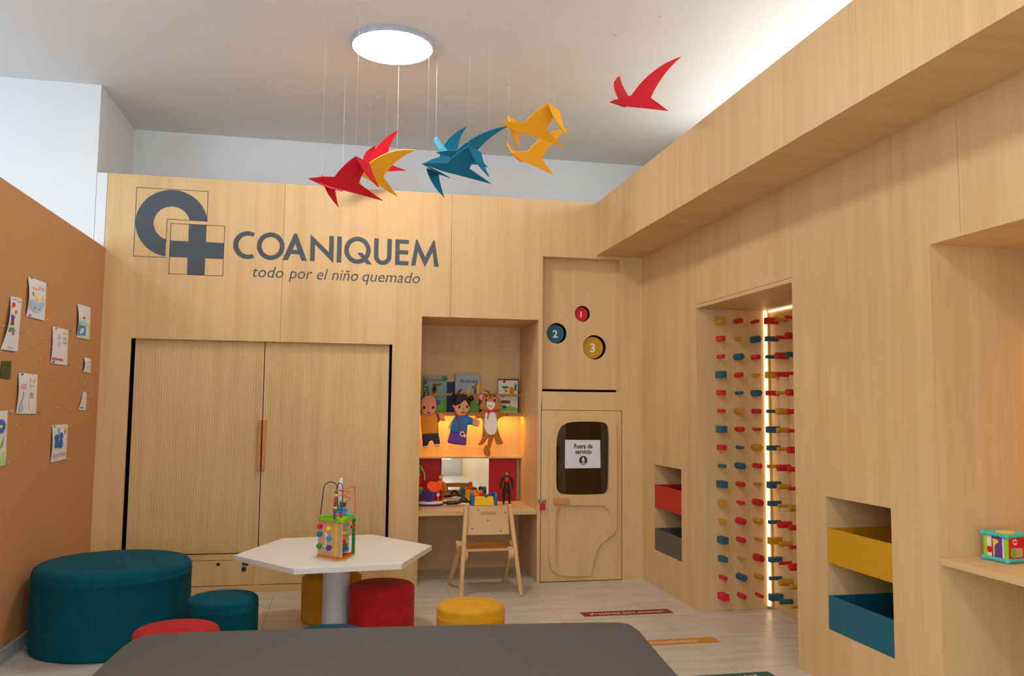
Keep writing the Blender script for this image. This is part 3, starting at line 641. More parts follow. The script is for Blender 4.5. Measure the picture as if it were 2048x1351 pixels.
for L in ([(255, 180), (290, 175), (300, 215), (280, 205)], [(340, 165), (370, 165), (352, 240)], [(405, 175), (450, 180), (430, 215), (412, 205)]): g.plate(BK(YP - .038), [pz(L, **K)], .002)
obj('stripes', g, P('hair'), hd)
g = G()
for x, y in ((195, 520), (215, 500), (545, 515), (580, 525), (240, 860), (255, 915), (235, 900), (500, 865), (510, 910), (370, 950), (350, 1000), (330, 1050), (200, 1010), (530, 1000)):
    c, rx, rz = ell(x, y, 11, 9, **K); g.ball((c[0], YP - (.031 if 325 < x < 380 else .020), c[1]), 1, 8, (rx, .002, rz))
obj('spots', g, P('hair'), bd)
pil('neckerchief', crm(pz([(260, 450), (450, 450), (440, 480), (350, 485), (310, 600), (300, 590), (320, 500), (270, 480)], **K)), P('mred'), t, YP - .026, .008)
obj('hanging_loop', G().tube([(px1(*q_, **K)[0], YK - .008, px1(*q_, **K)[1]) for q_ in [(350, 190), (352, 130), (330, 105), (275, 92)]], .004), M['black'], t)

# ================================================================== TOYS ON THE DESK
ZD = .5765
def skin(name, joints, edges, m, parent=None, sub=2):
    me = bpy.data.meshes.new(name); me.from_pydata([j[0] for j in joints], edges, []); o = bpy.data.objects.new(name, me); COL.objects.link(o)
    sk = o.modifiers.new('skin', 'SKIN')
    for i, j in enumerate(joints):
        d = me.skin_vertices[0].data[i]; r = j[1]; d.radius = (r, r) if not isinstance(r, tuple) else r; d.use_root = (i == 0)
    s = o.modifiers.new('sub', 'SUBSURF'); s.levels = sub; s.render_levels = sub
    dg = bpy.context.evaluated_depsgraph_get(); m2 = bpy.data.meshes.new_from_object(o.evaluated_get(dg)); m2.name = name
    bpy.data.objects.remove(o); m2.shade_smooth(); m2.materials.clear(); m2.materials.append(m)
    q = bpy.data.objects.new(name, m2); COL.objects.link(q)
    if parent is not None:
        q.parent = parent
        if parent.name in EMPT: q.matrix_parent_inverse = EMPT[parent.name].inverted()
    return q
def figure(T, s, arms=(.35, .15)):
    """joints of a small toy figure, unit height 1, in local x (sideways), y (front -), z up"""
    J_ = [((0, 0, .50), .085), ((0, 0, .60), .075), ((0, 0, .72), .10), ((0, 0, .80), .07), ((0, 0, .845), .035), ((0, 0, .90), .058), ((0, 0, .96), .05),
          ((.13, 0, .79), .05), ((.17, -.01, .64), .038), ((.19, -.04, .50), .03), ((.19, -.05, .44), .03),
          ((-.13, 0, .79), .05), ((-.17, -.01, .64), .038), ((-.19, -.04, .50), .03), ((-.19, -.05, .44), .03),
          ((.065, 0, .46), .068), ((.08, 0, .26), .048), ((.09, .01, .05), .034), ((.10, -.07, .022), .03),
          ((-.065, 0, .46), .068), ((-.08, 0, .26), .048), ((-.09, .01, .05), .034), ((-.10, -.07, .022), .03)]
    E_ = [(0, 1), (1, 2), (2, 3), (3, 4), (4, 5), (5, 6), (3, 7), (7, 8), (8, 9), (9, 10), (3, 11), (11, 12), (12, 13), (13, 14), (0, 15), (15, 16), (16, 17), (17, 18), (0, 19), (19, 20), (20, 21), (21, 22)]
    return [(tuple(T @ (V(*j) * s)), r * s) for j, r in J_], E_
pf = onZ(1013, 1008, ZD)
T = Matrix.Translation(V(pf.x, pf.y, ZD)) @ Matrix.Rotation(-.1, 4, 'Z')
t = thing('toy_figure', 'slim black toy figure with a red chest, standing on the desk by the red panel', 'toy figure', (pf.x, pf.y, ZD))
Jn, En = figure(T, .285); skin('body', Jn, En, M['black'], t)
obj('chest_mark', G().ball(T @ V(0, -.024, .285 * .73), 1, 10, (.020, .010, .022)), P('mred'), t, smooth=60)
obj('face', G().ball(T @ V(0, -.011, .285 * .905), 1, 10, (.010, .010, .014)), P('tan'), t, smooth=60)
pl = onZ(912, 1010, ZD)
t = thing('toy_figure', 'dark toy figure lying on its back on the desk beside the purple drum', 'toy figure', (pl.x, pl.y, ZD))
T2 = Matrix.Translation(V(pl.x + .135, pl.y + .02, ZD + .026)) @ Matrix.Rotation(PI / 2, 4, 'Z') @ Matrix.Rotation(PI / 2, 4, 'X') @ Matrix.Rotation(0, 4, 'Y')
T2 = Matrix.Translation(V(pl.x + .125, pl.y - .01, ZD + .024)) @ Matrix.Rotation(-PI / 2, 4, 'Y') @ Matrix.Rotation(PI / 2, 4, 'Z')
Jn, En = figure(T2, .25); Jn = [list(j) for j in Jn]
Jn[20][0] = tuple(V(*Jn[20][0]) + V(.0, 0, .045)); Jn[16][0] = tuple(V(*Jn[16][0]) + V(0, 0, .01))
skin('body', Jn, En, mat('dark_armour', lin((50, 46, 42)), .4, var=.4, scale=60), t)
# drum toy on an oval base
pd = onZ(862, 1012, ZD); X0, Y0 = pd.x, pd.y + .06
t = thing('drum_toy', 'purple drum toy with an orange disc on a white and purple oval base', 'toy', (X0, Y0, ZD))
obj('base', G().lathe((X0, Y0, ZD + .0005), [(.100, 0), (.108, .006), (.108, .018)], 40, sx=1, sy=.62), P('purple'), t, smooth=40)
obj('base_top', G().lathe((X0, Y0, ZD + .019), [(.108, 0), (.106, .010), (.090, .016)], 40, sx=1, sy=.62), M['pwhite'], t, smooth=40)
obj('drum', G().lathe((X0 - .026, Y0 - .045, ZD + .092), [(.050, 0), (.056, .004), (.056, .088), (.050, .092)], 36, axis=V(.28, 1, .05)), P('purple'), t, smooth=40)
obj('drum_skin', G().lathe((X0 - .027, Y0 - .048, ZD + .092), [(.046, 0), (.048, .004)], 36, axis=V(.28, 1, .05)), mat('drum_dark', lin((60, 44, 120)), .4), t, smooth=40)
obj('disc', G().lathe((X0 + .022, Y0 - .01, ZD + .150), [(.052, 0), (.060, .004), (.060, .012), (.052, .018)], 36, axis=V(.25, -.75, .9)), P('orangedisc'), t, smooth=40)
obj('knob', G().ball((X0 + .062, Y0 - .02, ZD + .090), .016, 12, (1, 1, 1.1)), M['pwhite'], t, smooth=60)
obj('side_figure', G().ball((X0 + .092, Y0 + .0, ZD + .075), .018, 12, (.8, .8, 1.7)).ball((X0 + .092, Y0, ZD + .115), .016, 12), P('dred'), t, smooth=60)
# stacked toy at the far left
ps = onZ(848, 1001, ZD); X0, Y0 = .672, 7.16
t = thing('stacking_toy', 'colourful upright stacking toy on a blue base, half hidden by the niche edge', 'toy', (X0, Y0, ZD))
obj('base', G().box(X0 - .035, X0 + .045, Y0 - .05, Y0 + .05, ZD + .0005, ZD + .03), P('sky'), t, bevel=.006)
obj('block', G().box(X0 - .030, X0 + .035, Y0 - .04, Y0 + .04, ZD + .031, ZD + .085), P('brown'), t, bevel=.003)
obj('plate', G().box(X0 - .035, X0 + .035, Y0 - .045, Y0 + .045, ZD + .086, ZD + .105), P('sky'), t, bevel=.003)
obj('green_ring', G().ball((X0 + .005, Y0, ZD + .125), .030, 14, (1.2, 1, .75)), P('lightgreen'), t, smooth=60)
obj('red_oval', G().ball((X0, Y0 - .02, ZD + .190), .028, 14, (.9, .6, 1.7)), P('mred'), t, smooth=60)
obj('yellow_ball', G().ball((X0, Y0 - .02, ZD + .247), .012, 12), P('yellow2'), t, smooth=60)
obj('green_ball', G().ball((X0 + .002, Y0, ZD + .280), .024, 12, (1, 1, 1.2)), P('green2'), t, smooth=60)
obj('teal_ball', G().ball((X0, Y0, ZD + .315), .020, 12), P('teal2'), t, smooth=60)
obj('head', G().ball((X0, Y0, ZD + .345), .018, 12), P('hair'), t, smooth=60)
obj('handle', G().tube([(X0 + .02, Y0 - .01, ZD + .31), (X0 + .045, Y0 - .01, ZD + .26), (X0 + .05, Y0 - .01, ZD + .20)], .007), P('tan'), t, smooth=60)
# small doll behind the drum
pq = onZ(873, 1002, ZD)
t = thing('toy_doll', 'small brown haired doll in orange behind the purple drum', 'doll', (.865, 7.20, ZD))
T = Matrix.Translation(V(.865, 7.20, ZD))
Jn, En = figure(T, .225); skin('body', Jn, En, P('orange'), t)
obj('head', G().ball(T @ V(0, -.004, .215), .019, 14), P('tan'), t, smooth=60)
obj('hair', G().ball(T @ V(0, .003, .222), .0195, 14), P('brown'), t, smooth=60)
# pop-up toy
pa = onZ(948, 1011, ZD); pb_ = onZ(990, 1011, ZD); X0, X1, Y0 = pa.x, pb_.x, pa.y + .045
t = thing('pop_up_toy', 'yellow pop-up toy with blue ends and orange, red, green and purple domes', 'toy', ((X0 + X1) / 2, Y0, ZD))
w_ = X1 - X0
g = G(); vs = []
for z, k, kk in ((ZD + .0005, 1, .045), (ZD + .075, .90, .032)):
    c = (X0 + X1) / 2
    vs += [(c - w_ / 2 * k, Y0 - kk, z), (c + w_ / 2 * k, Y0 - kk, z), (c + w_ / 2 * k, Y0 + kk, z), (c - w_ / 2 * k, Y0 + kk, z)]
g.add(vs, [(3, 2, 1, 0), (4, 5, 6, 7)] + [(i, (i + 1) % 4, 4 + (i + 1) % 4, 4 + i) for i in range(4)])
obj('body', g, P('yellow2'), t, bevel=.004)
for x in (X0 - .012, X1 + .012):
    obj('end_cap', G().plate((V(x - .012, 0, 0), V(0, 1, 0), V(0, 0, 1)), [[(Y0 - .052, ZD + .001), (Y0 + .052, ZD + .001), (Y0 + .042, ZD + .085), (Y0 + .02, ZD + .105), (Y0 - .02, ZD + .105), (Y0 - .042, ZD + .085)]], .024, .024), P('blue'), t, bevel=.006)
for fx, dy, c, dz2, r in ((.12, -.005, 'orange', .083, .019), (.42, .012, 'mred', .088, .024), (.60, -.022, 'green', .080, .020), (.86, .010, 'purple', .090, .022)):
    obj('dome', G().ball((X0 + w_ * fx, Y0 + dy, ZD + dz2), r, 16, (1, 1, .85)), P(c), t, smooth=60)

# ================================================================== CHILD CHAIR
ch = thing('child_chair', 'small birch plywood child chair seen from behind, pulled up to the desk', 'chair', (1.12, 6.42, 0))
RL = ((.905, 6.185, 0), (.955, 6.315, .668)); RRt = ((1.362, 6.205, 0), (1.292, 6.315, .664))
obj('rear_leg', G().beam(*RL, .030, .045), M['ply'], ch, bevel=.006); obj('rear_leg', G().beam(*RRt, .030, .045), M['ply'], ch, bevel=.006)
obj('front_leg', G().beam((.880, 6.665, 0), (.925, 6.35, .37), .026, .045), M['ply'], ch, bevel=.006); obj('front_leg', G().beam((1.326, 6.680, 0), (1.318, 6.35, .37), .026, .045), M['ply'], ch, bevel=.006)
for x, y, z in ((.945, 6.29, .300), (1.295, 6.29, .300)):
    obj('joint_disc', G().cone((x - .020, y, z), (x + .020, y, z), .048, .048, 28), M['ply'], ch, smooth=40, bevel=.003)
obj('joint_disc', G().cone((.895, 6.40, .345), (.92, 6.40, .345), .036, .036, 24), M['ply'], ch, smooth=40)
st = obj('seat', G().box(.955, 1.285, 6.275, 6.60, .322, .338), M['seatwood'], ch, bevel=.004)
obj('seat_edge', G().box(.955, 1.285, 6.268, 6.2745, .322, .338), M['ply'], st)
# back panel, bowed, with a hand slot
n = 16; g = G(); vs = []; fs = []
zs_ = [.440, .585, .612, .652]
def bowp(u, z): 
    k = (z - .44) / .22; xa = .962 + .008 * k; xb = 1.288 - .010 * k
    return V(xa + (xb - xa) * u, 6.288 + .02 * k - .020 * math.sin(PI * u) * 0 + .012 * (1 - math.sin(PI * u)), z)
for yo in (0, .014):
    for z in zs_:
        for i in range(n + 1): vs.append(bowp(i / n, z) + V(0, yo, 0))
def vid(s, r, i): return s * len(zs_) * (n + 1) + r * (n + 1) + i
for r in range(3):
    for i in range(n):
        if r == 1 and 5 <= i < 11: continue
        fs.append((vid(0, r, i), vid(0, r, i + 1), vid(0, r + 1, i + 1), vid(0, r + 1, i))); fs.append((vid(1, r, i), vid(1, r + 1, i), vid(1, r + 1, i + 1), vid(1, r, i + 1)))
def wall(a, b): fs.append((vid(0, *a), vid(1, *a), vid(1, *b), vid(0, *b)))
for i in range(n): wall((0, i), (0, i + 1)); wall((3, i + 1), (3, i))
for r in range(3): wall((r + 1, 0), (r, 0)); wall((r, n), (r + 1, n))
for i in range(5, 11): wall((1, i + 1), (1, i)); wall((2, i), (2, i + 1))
wall((1, 5), (2, 5)); wall((2, 11), (1, 11))
g.add(vs, fs); bk_ = obj('backrest', g, M['ply'], ch)
g = G()
for u, z in ((.12, .485), (.80, .465), (.93, .600), (.26, .622), (.49, .545)):
    q_ = bowp(u, z); g.ball((q_.x, q_.y - .0005, q_.z), 1, 8, (.006, .0015, .006))
obj('knots', g, P('brown'), bk_)

# ================================================================== SEATING
def pouf(cx, cy, r, h, m, label, name='stool', cat='stool', group='round upholstered stools', rr=.03):
    prof = [(r * .3, 0), (r - .012, 0), (r - .002, .01), (r, .03), (r * 1.003, h * .5), (r, h - .075)]
    prof += [(r + .0025, h - .071), (r + .0025, h - .067), (r, h - .063)]
    prof += [(r - rr + rr * math.cos(a), h - rr + rr * math.sin(a) * .95) for a in [PI / 2 * i / 7 for i in range(8)]]
    prof += [(r * .55, h + .006), (r * .15, h + .010), (.002, h + .010)]
    o = obj(name, G().lathe((cx, cy, .0005), prof, 72), m, smooth=50); return tag(o, label, cat, group)
pouf(-1.285, 5.392, .430, .475, M['teal'], 'large round teal velvet ottoman against the cork wall', 'ottoman', 'ottoman', None, .045)
pouf(-.634, 5.15, .198, .300, M['teal'], 'small teal stool between the large ottoman and the hexagonal table')
pouf(.285, 5.30, .199, .310, M['red'], 'red stool tucked under the right side of the hexagonal table')
pouf(-.022, 5.72, .194, .295, M['yellow'], 'mustard yellow stool behind the table column')
pouf(.752, 4.74, .192, .300, M['yellow'], 'bright yellow stool standing free to the right of the table')
pouf(-.02, 4.25, .186, .300, M['teal'], 'teal stool at the front of the table behind the grey mat')
pouf(-.762, 4.46, .203, .300, M['red'], 'red stool in front of the large ottoman behind the grey mat')

# ================================================================== TABLE
hexv = [onZ(x, y, .5) for x, y in ((468, 1109.5), (563.4, 1075.8), (744, 1068), (863.8, 1090), (804, 1126.6), (587.8, 1137))]
tcx = sum(v.x for v in hexv) / 6; tcy = sum(v.y for v in hexv) / 6
tb = thing('hexagonal_table', 'white hexagonal children table on a single white column', 'table', (tcx, tcy, 0))
obj('table_top', G().plate(FL(.5), [[(v.x, v.y) for v in hexv][::-1]], .031), M['table'], tb, bevel=.0015)
obj('column', G().cone((tcx + .0, tcy, .012), (tcx, tcy, .468), .083, .083, 40), M['tsteel'], tb, smooth=40)
obj('base_plate', G().lathe((tcx, tcy, .0005), [(.09, 0), (.095, .004), (.09, .011)], 48), M['tsteel'], tb, smooth=40)
obj('top_flange', G().cone((tcx, tcy, .460), (tcx, tcy, .4685), .14, .14, 40), M['tsteel'], tb, smooth=40)

# ================================================================== ACTIVITY TRIANGLE TOY
L0, F0, R0 = V(-.127, 5.202, .5), V(.036, 5.001, .5), V(.119, 5.247, .5)
cen = (L0 + F0 + R0) / 3
at = thing('activity_toy', 'wooden activity toy with fruit knobs, abacus and bead wires on the white table', 'toy', (cen.x, cen.y, .5))
def tri(k, z, t, rnd=.18):
    pts = [cen + (p - cen) * k for p in (L0, F0, R0)]; out = []
    for i in range(3):
        a, b, c = pts[i - 1], pts[i], pts[(i + 1) % 3]
        p0 = b + (a - b) * rnd; p1 = b + (c - b) * rnd
        for s in range(6):
            u = s / 5; q = p0 * (1 - u) ** 2 + b * 2 * u * (1 - u) + p1 * u * u; out.append((q.x, q.y))
    return G().plate(FL(z), [out], t)
obj('base_plate', tri(1.04, .513, .0125), P('orange'), at, bevel=.002)
obj('base_edge', tri(1.05, .5065, .0060), P('wood'), at)
obj('top_plate', tri(1.02, .744, .026), P('lime'), at, bevel=.004)
def face(A, B):
    ex = (B - A).normalized(); ez = V(0, 0, 1); return ex, ex.cross(ez)
ex, nn = face(L0, F0); nn = -nn if nn.dot(cen - L0) > 0 else nn
W_ = (F0 - L0).length; fL = (L0 - V(0, 0, .5) - nn * .006 if False else V(L0.x, L0.y, 0) - nn * .010, ex, V(0, 0, 1))
if fL[1].cross(fL[2]).dot(nn) < 0: nn = fL[1].cross(fL[2])
WPN = mat('light_wood_panel', lin((214, 176, 134)), .6, var=.06, scale=18)
obj('side_panel', G().plate(fL, [rect(.018, .088, .514, .717)], .008).plate(fL, [rect(.0895, .178, .514, .717)], .008), WPN, at)
obj('yellow_edge', G().plate(fL, [rect(.180, .196, .514, .717)], .010, .002), P('yellow2'), at)
obj('corner_post', G().plate(fL, [rect(.197, .238, .514, .717)], .012, .004), P('tan'), at, bevel=.004)
obj('maze_groove', G().plate(fL, [[(.088, .560), (.100, .560), (.100, .625), (.125, .612), (.125, .622), (.094, .650), (.080, .650), (.080, .640), (.088, .637), (.088, .568), (.070, .575), (.070, .567)]], .001, .0015).plate(fL, [rect(.095, .135, .545, .553)], .001, .0015), M['pwhite'], at)
for u, z, c in ((.045, .683, 'mred'), (.132, .676, 'yellow2'), (.044, .636, 'blue'), (.133, .620, 'sky'), (.044, .566, 'green2'), (.133, .565, 'purple')):
    p0 = fL[0] + ex * u + V(0, 0, z); k_ = obj('fruit_knob', G().cone(p0, p0 + nn * .012, .014, .014, 16).ball(p0 + nn * .014, .0155, 14), P(c), at, smooth=50)
ex2, n2 = face(F0, R0); fR = (V(F0.x, F0.y, 0), ex2, V(0, 0, 1)); n2 = ex2.cross(V(0, 0, 1))
inn = -n2
g = G()
for z in (.685, .650, .622, .595, .570, .545): g.cone(V(F0.x, F0.y, z) + ex2 * .045 + inn * .03, V(F0.x, F0.y, z) + ex2 * .215 + inn * .03, .0022, .0022, 8)
obj('abacus_rods', g, M['steel'], at)
for z, c, n_, u0 in ((.685, 'lime', 2, .06), (.650, 'yellow2', 5, .055), (.622, 'orange', 5, .055), (.595, 'mred', 4, .055), (.570, 'green', 6, .055), (.545, 'blue', 7, .055)):
    for k in range(n_):
        p0 = V(F0.x, F0.y, z) + ex2 * (u0 + k * .018) + inn * .03
        obj('abacus_bead', G().cone(p0 - ex2 * .0075, p0 + ex2 * .0075, .012, .012, 12), P(c), at, smooth=50)
p0 = V(F0.x, F0.y, .678) + ex2 * .165 + n2 * .004; obj('red_bead', G().ball(p0, .013, 14), P('mred'), at, smooth=60)
gp = obj('green_panel', G().plate(fR, [rect(.205, .238, .514, .717)], .012, 0), P('green'), at)
g = G()
for k in range(6): c = V(*fR[0]) + ex2 * .228 + V(0, 0, .55 + k * .028) + n2 * .001; g.ball(c, .003, 8)
obj('dots', g, M['pwhite'], gp)
obj('back_panel', G().plate((V(L0.x, L0.y, 0), (R0 - L0).normalized(), V(0, 0, 1)), [rect(.03, .21, .514, .717)], .006, -.02), M['pwhite'], at)
def P3(px, py, base):  # point above a base point, seen at a pixel height (vertical plane through base)
    q = onY(px, py, base.y); return q
ZP = .745
wY = cen.y - .05
def wire(pts, Y, r=.003): return G().tube([tuple(onY(600 + x / 7.113, 940 + y / 7.113, Y + dy)) for x, y, dy in pts], r)
BW = mat('blue_wire', lin((30, 60, 110)), .4)
obj('bead_wire', wire([(290, 640, .06), (300, 560, .06), (318, 420, .05), (335, 260, .03), (360, 200, .02), (410, 168, 0), (460, 165, -.02), (505, 185, -.04), (522, 230, -.06), (518, 330, -.07), (505, 480, -.09), (490, 680, -.11)], wY + .04), BW, at, smooth=60)
obj('bead_wire', wire([(540, 560, 0), (530, 400, 0), (525, 280, 0), (535, 205, 0), (565, 178, 0), (595, 195, 0), (608, 250, 0), (606, 400, 0), (600, 520, -.02), (582, 700, -.06)], wY), BW, at, smooth=60)
obj('bead_wire', wire([(780, 632, .04), (782, 450, .04), (782, 300, .04), (778, 240, .04), (762, 226, .03), (700, 250, .01), (610, 278, -.01), (530, 278, -.01), (600, 300, 0), (690, 300, .02), (718, 318, .02), (660, 345, .0), (560, 355, -.01), (640, 370, 0), (712, 395, .02), (700, 420, .01), (620, 440, -.01), (600, 470, -.01)], wY), mat('orange_wire', lin((240, 100, 30)), .4), at, smooth=60)
def bead(x, y, c, Y, r=.0085): obj('bead', G().ball(onY(600 + x / 7.113, 940 + y / 7.113, Y), r, 12), P(c), at, smooth=60)
for i, (x, y, c) in enumerate([(518, 312, 'green'), (514, 356, 'yellow2'), (510, 402, 'mred'), (508, 446, 'green'), (504, 490, 'mred'), (503, 534, 'yellow2'), (500, 578, 'green'), (497, 624, 'mred'), (493, 668, 'blue')]): bead(x, y, c, wY - .03 - .004 * i, .0098)
for i, (x, y, c) in enumerate([(582, 458, 'green'), (578, 498, 'green'), (575, 545, 'blue'), (572, 592, 'blue'), (580, 636, 'mred'), (584, 684, 'mred')]): bead(x, y, c, wY - .02 - .006 * i, .0098)
bead(630, 434, 'yellow2', wY, .011)
pt = onY(600 + 580 / 7.113, 940 + 300 / 7.113, cen.y + .02)
obj('white_post', G().lathe((pt.x, cen.y + .02, ZP), [(.018, 0), (.017, .08), (.013, .17), (.012, .212), (.008, .222)], 20), M['pwhite'], at, smooth=50)
obj('purple_block', G().box(pt.x + .012, pt.x + .034, cen.y + .0, cen.y + .03, ZP + .05, ZP + .085), P('purple'), at, bevel=.002)
obj('pink_block', G().box(pt.x - .04, pt.x - .022, cen.y + .0, cen.y + .03, ZP + .05, ZP + .082), P('crayonred'), at, bevel=.002)
g = G()
for k in range(7): g.box(pt.x - .045 + k * .0135, pt.x - .036 + k * .0135, cen.y - .01, cen.y + .035, ZP + .018, ZP + .038)
obj('blue_gear', g.box(pt.x - .045, pt.x + .045, cen.y - .004, cen.y + .03, ZP + .018, ZP + .036), P('sky'), at)
def gear(cx, cy, r, n=12):
    return [(cx + (r if i % 2 else r * .82) * math.cos(PI * i / n), cy + (r if i % 2 else r * .82) * math.sin(PI * i / n)) for i in range(2 * n)]
obj('gear', G().plate(FL(ZP + .007), [gear(cen.x - .055, cen.y - .005, .038)], .006), P('lightgreen'), at)
obj('gear', G().plate(FL(ZP + .008), [gear(cen.x + .048, cen.y + .015, .040)], .007), P('turq'), at)

# ================================================================== GREY MAT BENCH
mp_ = chaikin([(-.74, 2.1), (-.745, 2.89), (-.725, 3.30), (-.66, 3.388), (.0, 3.345), (1.10, 3.262), (1.165, 3.20), (1.115, 2.85), (1.03, 2.1)], 2)
mt = thing('padded_bench', 'dark grey padded bench top in the foreground', 'bench', (.2, 2.7, 0))
obj('pad', G().plate(FL(.55), [mp_], .09), M['matgrey'], mt, bevel=.012, smooth=50)
obj('frame', G().box(-.62, .98, 2.2, 3.15, .40, .459), M['tsteel'], mt, bevel=.004)
for x, y in ((-.58, 2.25), (.94, 2.25), (-.58, 3.1), (.94, 3.1)): obj('leg', G().box(x - .025, x + .025, y - .025, y + .025, 0.0005, .40), M['tsteel'], mt, bevel=.003)

# ================================================================== FLOOR STICKERS
def sticker(q, col, label, body, w0, w1, word_h, tx0):
    (xa, ya, xb, yb) = q
    t = thing('floor_sticker', label, 'floor sticker', ((xa + xb) / 2, (ya + yb) / 2, 0))
    obj('band', G().box(xa, xb, ya, yb, .0004, .0014), P(col), t)
    obj('lettering', G().text(FL(.0014), body, tx0[0], ya + (yb - ya) * .32, tx0[1], word_h, h=.0004, bold=.035), P('stext'), t)
sticker((1.652, 5.516, 2.292, 5.632), 'sred', 'dark red floor sticker reading ¡Prepárate para encestar!', '¡Prepárate para encestar!', 0, 0, .062, (1.705, .535))
sticker((1.652, 4.790, 2.292, 4.902), 'sorange', 'orange floor sticker with white words, half covered by the grey bench', '¡Sigue intentándolo!', 0, 0, .062, (1.705, .46))
sticker((1.652, 4.110, 2.290, 4.222), 'sgreen', 'dark green floor sticker at the bottom edge of the photo', '¡Lo lograste!', 0, 0, .062, (1.82, .38))

# ================================================================== STORAGE TRAYS
def tray(y0, y1, z0, z1, m, label):
    x0, x1 = XR + .003, 2.95; th = .012; y0 += .002; y1 -= .002
    t = thing('storage_tray', label, 'storage tray', ((x0 + x1) / 2, (y0 + y1) / 2, z0), 'trays in the right wall')
    obj('front', G().box(x0, x0 + th, y0, y1, z0, z1), m, t, bevel=.001)
    obj('side', G().box(x0 + th, x1 - th, y0, y0 + th, z0, z1), m, t); obj('side', G().box(x0 + th, x1 - th, y1 - th, y1, z0, z1), m, t)
    obj('back', G().box(x1 - th, x1, y0, y1, z0, z1), m, t); obj('bottom', G().box(x0 + th, x1 - th, y0 + th, y1 - th, z0, z0 + th), m, t)
tray(*B0, .620, .797, M['bin_red'], 'red tray, upper one of the pair left of the peg niche')
tray(*B0, .2855, .453, M['bin_grey'], 'dark grey tray, lower one of the pair left of the peg niche')
tray(*B1, .620, .795, M['bin_yellow'], 'mustard tray, upper one of the pair right of the peg niche')
tray(*B1, .2855, .454, M['bin_teal'], 'teal tray, lower one of the pair right of the peg niche')

# ================================================================== PEG BOARDS
SZ = {'L': .046, 'M': .035, 'S': .024}
MC = {'r': 'peg_red', 'b': 'peg_blue', 'y': 'peg_yellow'}; CN = {'r': 'red', 'b': 'teal', 'y': 'mustard'}; SN = {'L': 'thick', 'M': 'medium', 'S': 'thin'}
cols_far = [('sq', 2.645, 'y r r b r r b r b b y y b b r r', 'LMSLMSLMSLMSLMSL'), ('cy', 2.783, 'r y b r b y r b b r r r r y b r', 'MSLMSLMSLMSLMSLM'), ('hx', 2.915, 'r b r y b r r y r y r y y r y r', 'SLMSLMSLMSLMSLMS')]
cols_back = [('sq', 5.405, 'r b b y r b b b y b b b y b b b', 'LMSLMSLMSLMSLMSL'), ('cy', 5.268, 'y r r r y y y y r y y r y r y b', 'MSLMSLMSLMSLMSLM'), ('hx', 5.130, 'r r b r r r r r r r y r r r y y', 'SLMSLMSLMSLMSLMS'),
             ('sq', 4.993, 'b r y b y r r b y b r b y r b y', 'LMSLMSLMSLMSLMSL'), ('cy', 4.855, 'y b r r y b y r b y r b y r b r', 'MSLMSLMSLMSLMSLM'), ('hx', 4.718, 'r y b r b r y b r y b r r y b r', 'SLMSLMSLMSLMSLMS')]
pegmesh = {}
def peg(kind, s, c, PT, par):
    k = (kind, s, c)
    if k not in pegmesh:
        r = SZ[s] / 2; Lg = .092
        g = G()
        if kind == 'sq': g.box(-r, r, -r, r, 0, Lg)
        elif kind == 'cy': g.cone((0, 0, 0), (0, 0, Lg), r, r, 24)
        else: g.cone((0, 0, 0), (0, 0, Lg), r * 1.12, r * 1.12, 6)
        me = bpy.data.meshes.new('peg'); me.from_pydata(g.v, [], g.f); me.update()
        bm_ = bmesh.new(); bm_.from_mesh(me); bmesh.ops.bevel(bm_, geom=[e for e in bm_.edges if len(e.link_faces) == 2 and e.calc_face_angle(0) > .9], offset=.0015, segments=1, affect='EDGES'); bm_.to_mesh(me); bm_.free()
        me.shade_smooth(); me.set_sharp_from_angle(angle=math.radians(28))
        me.materials.append(M[MC[c]]); pegmesh[k] = me
    o = bpy.data.objects.new('peg', pegmesh[k]); COL.objects.link(o); o.parent = par; o.matrix_parent_inverse = EMPT[par.name].inverted(); o.matrix_basis = PT
    o['label'] = f"{SN[s]} {CN[c]} {dict(sq='square', cy='round', hx='hexagonal')[kind]} peg"
b1 = thing('peg_board', 'peg panel with three columns of coloured wooden pegs left of the light strip', 'peg board', (2.78, PN[1], 0))
b2 = thing('peg_board', 'peg panel with coloured pegs on the deep wall right of the light strip', 'peg board', (3.05, 5.0, 0))
obj('board', G().box(XR + .021, 3.028, PN[1] - .004, PN[1] - .0005, .001, ZN - .001), M['wood'], b1)
obj('board', G().box(3.046, 3.0495, PN[0] + .001, PN[1] - .02, .001, ZN - .001), M['wood'], b2)
for kind, x, cs, ss in cols_far:
    for i, (c, s) in enumerate(zip(cs.split(), ss)):
        z = 2.034 - i * .1285; R_ = Matrix(((1, 0, 0, x), (0, 0, -1, PN[1] - .004), (0, 1, 0, z), (0, 0, 0, 1)))
        peg(kind, s, c, R_ @ Matrix.Rotation(PI / 6 if kind == 'hx' else 0, 4, 'Z'), b1)
for kind, y, cs, ss in cols_back:
    for i, (c, s) in enumerate(zip(cs.split(), ss)):
        z = 2.034 - i * .1285; R_ = Matrix(((0, 0, -1, 3.046), (-1, 0, 0, y), (0, 1, 0, z), (0, 0, 0, 1)))
        peg(kind, s, c, R_ @ Matrix.Rotation(PI / 6 if kind == 'hx' else 0, 4, 'Z'), b2)
t = thing('led_strip', 'vertical warm white light strip in the corner of the peg niche', 'light strip', (3.01, PN[1], 0))
obj('channel', G().box(3.0285, 3.045, PN[1] - .020, PN[1] - .001, .001, ZN - .001), M['wood'], t)
obj('diffuser', G().box(3.004, 3.020, PN[1] - .020, PN[1] - .0045, .02, ZN - .002), M['led'], t)
obj('end_cap', G().box(3.003, 3.021, PN[1] - .021, PN[1] - .0042, .001, .0195), M['steel'], t)
t = thing('led_strip', 'horizontal warm light strip along the top edge of the peg niche back wall', 'light strip', (3.04, 4.9, ZN))
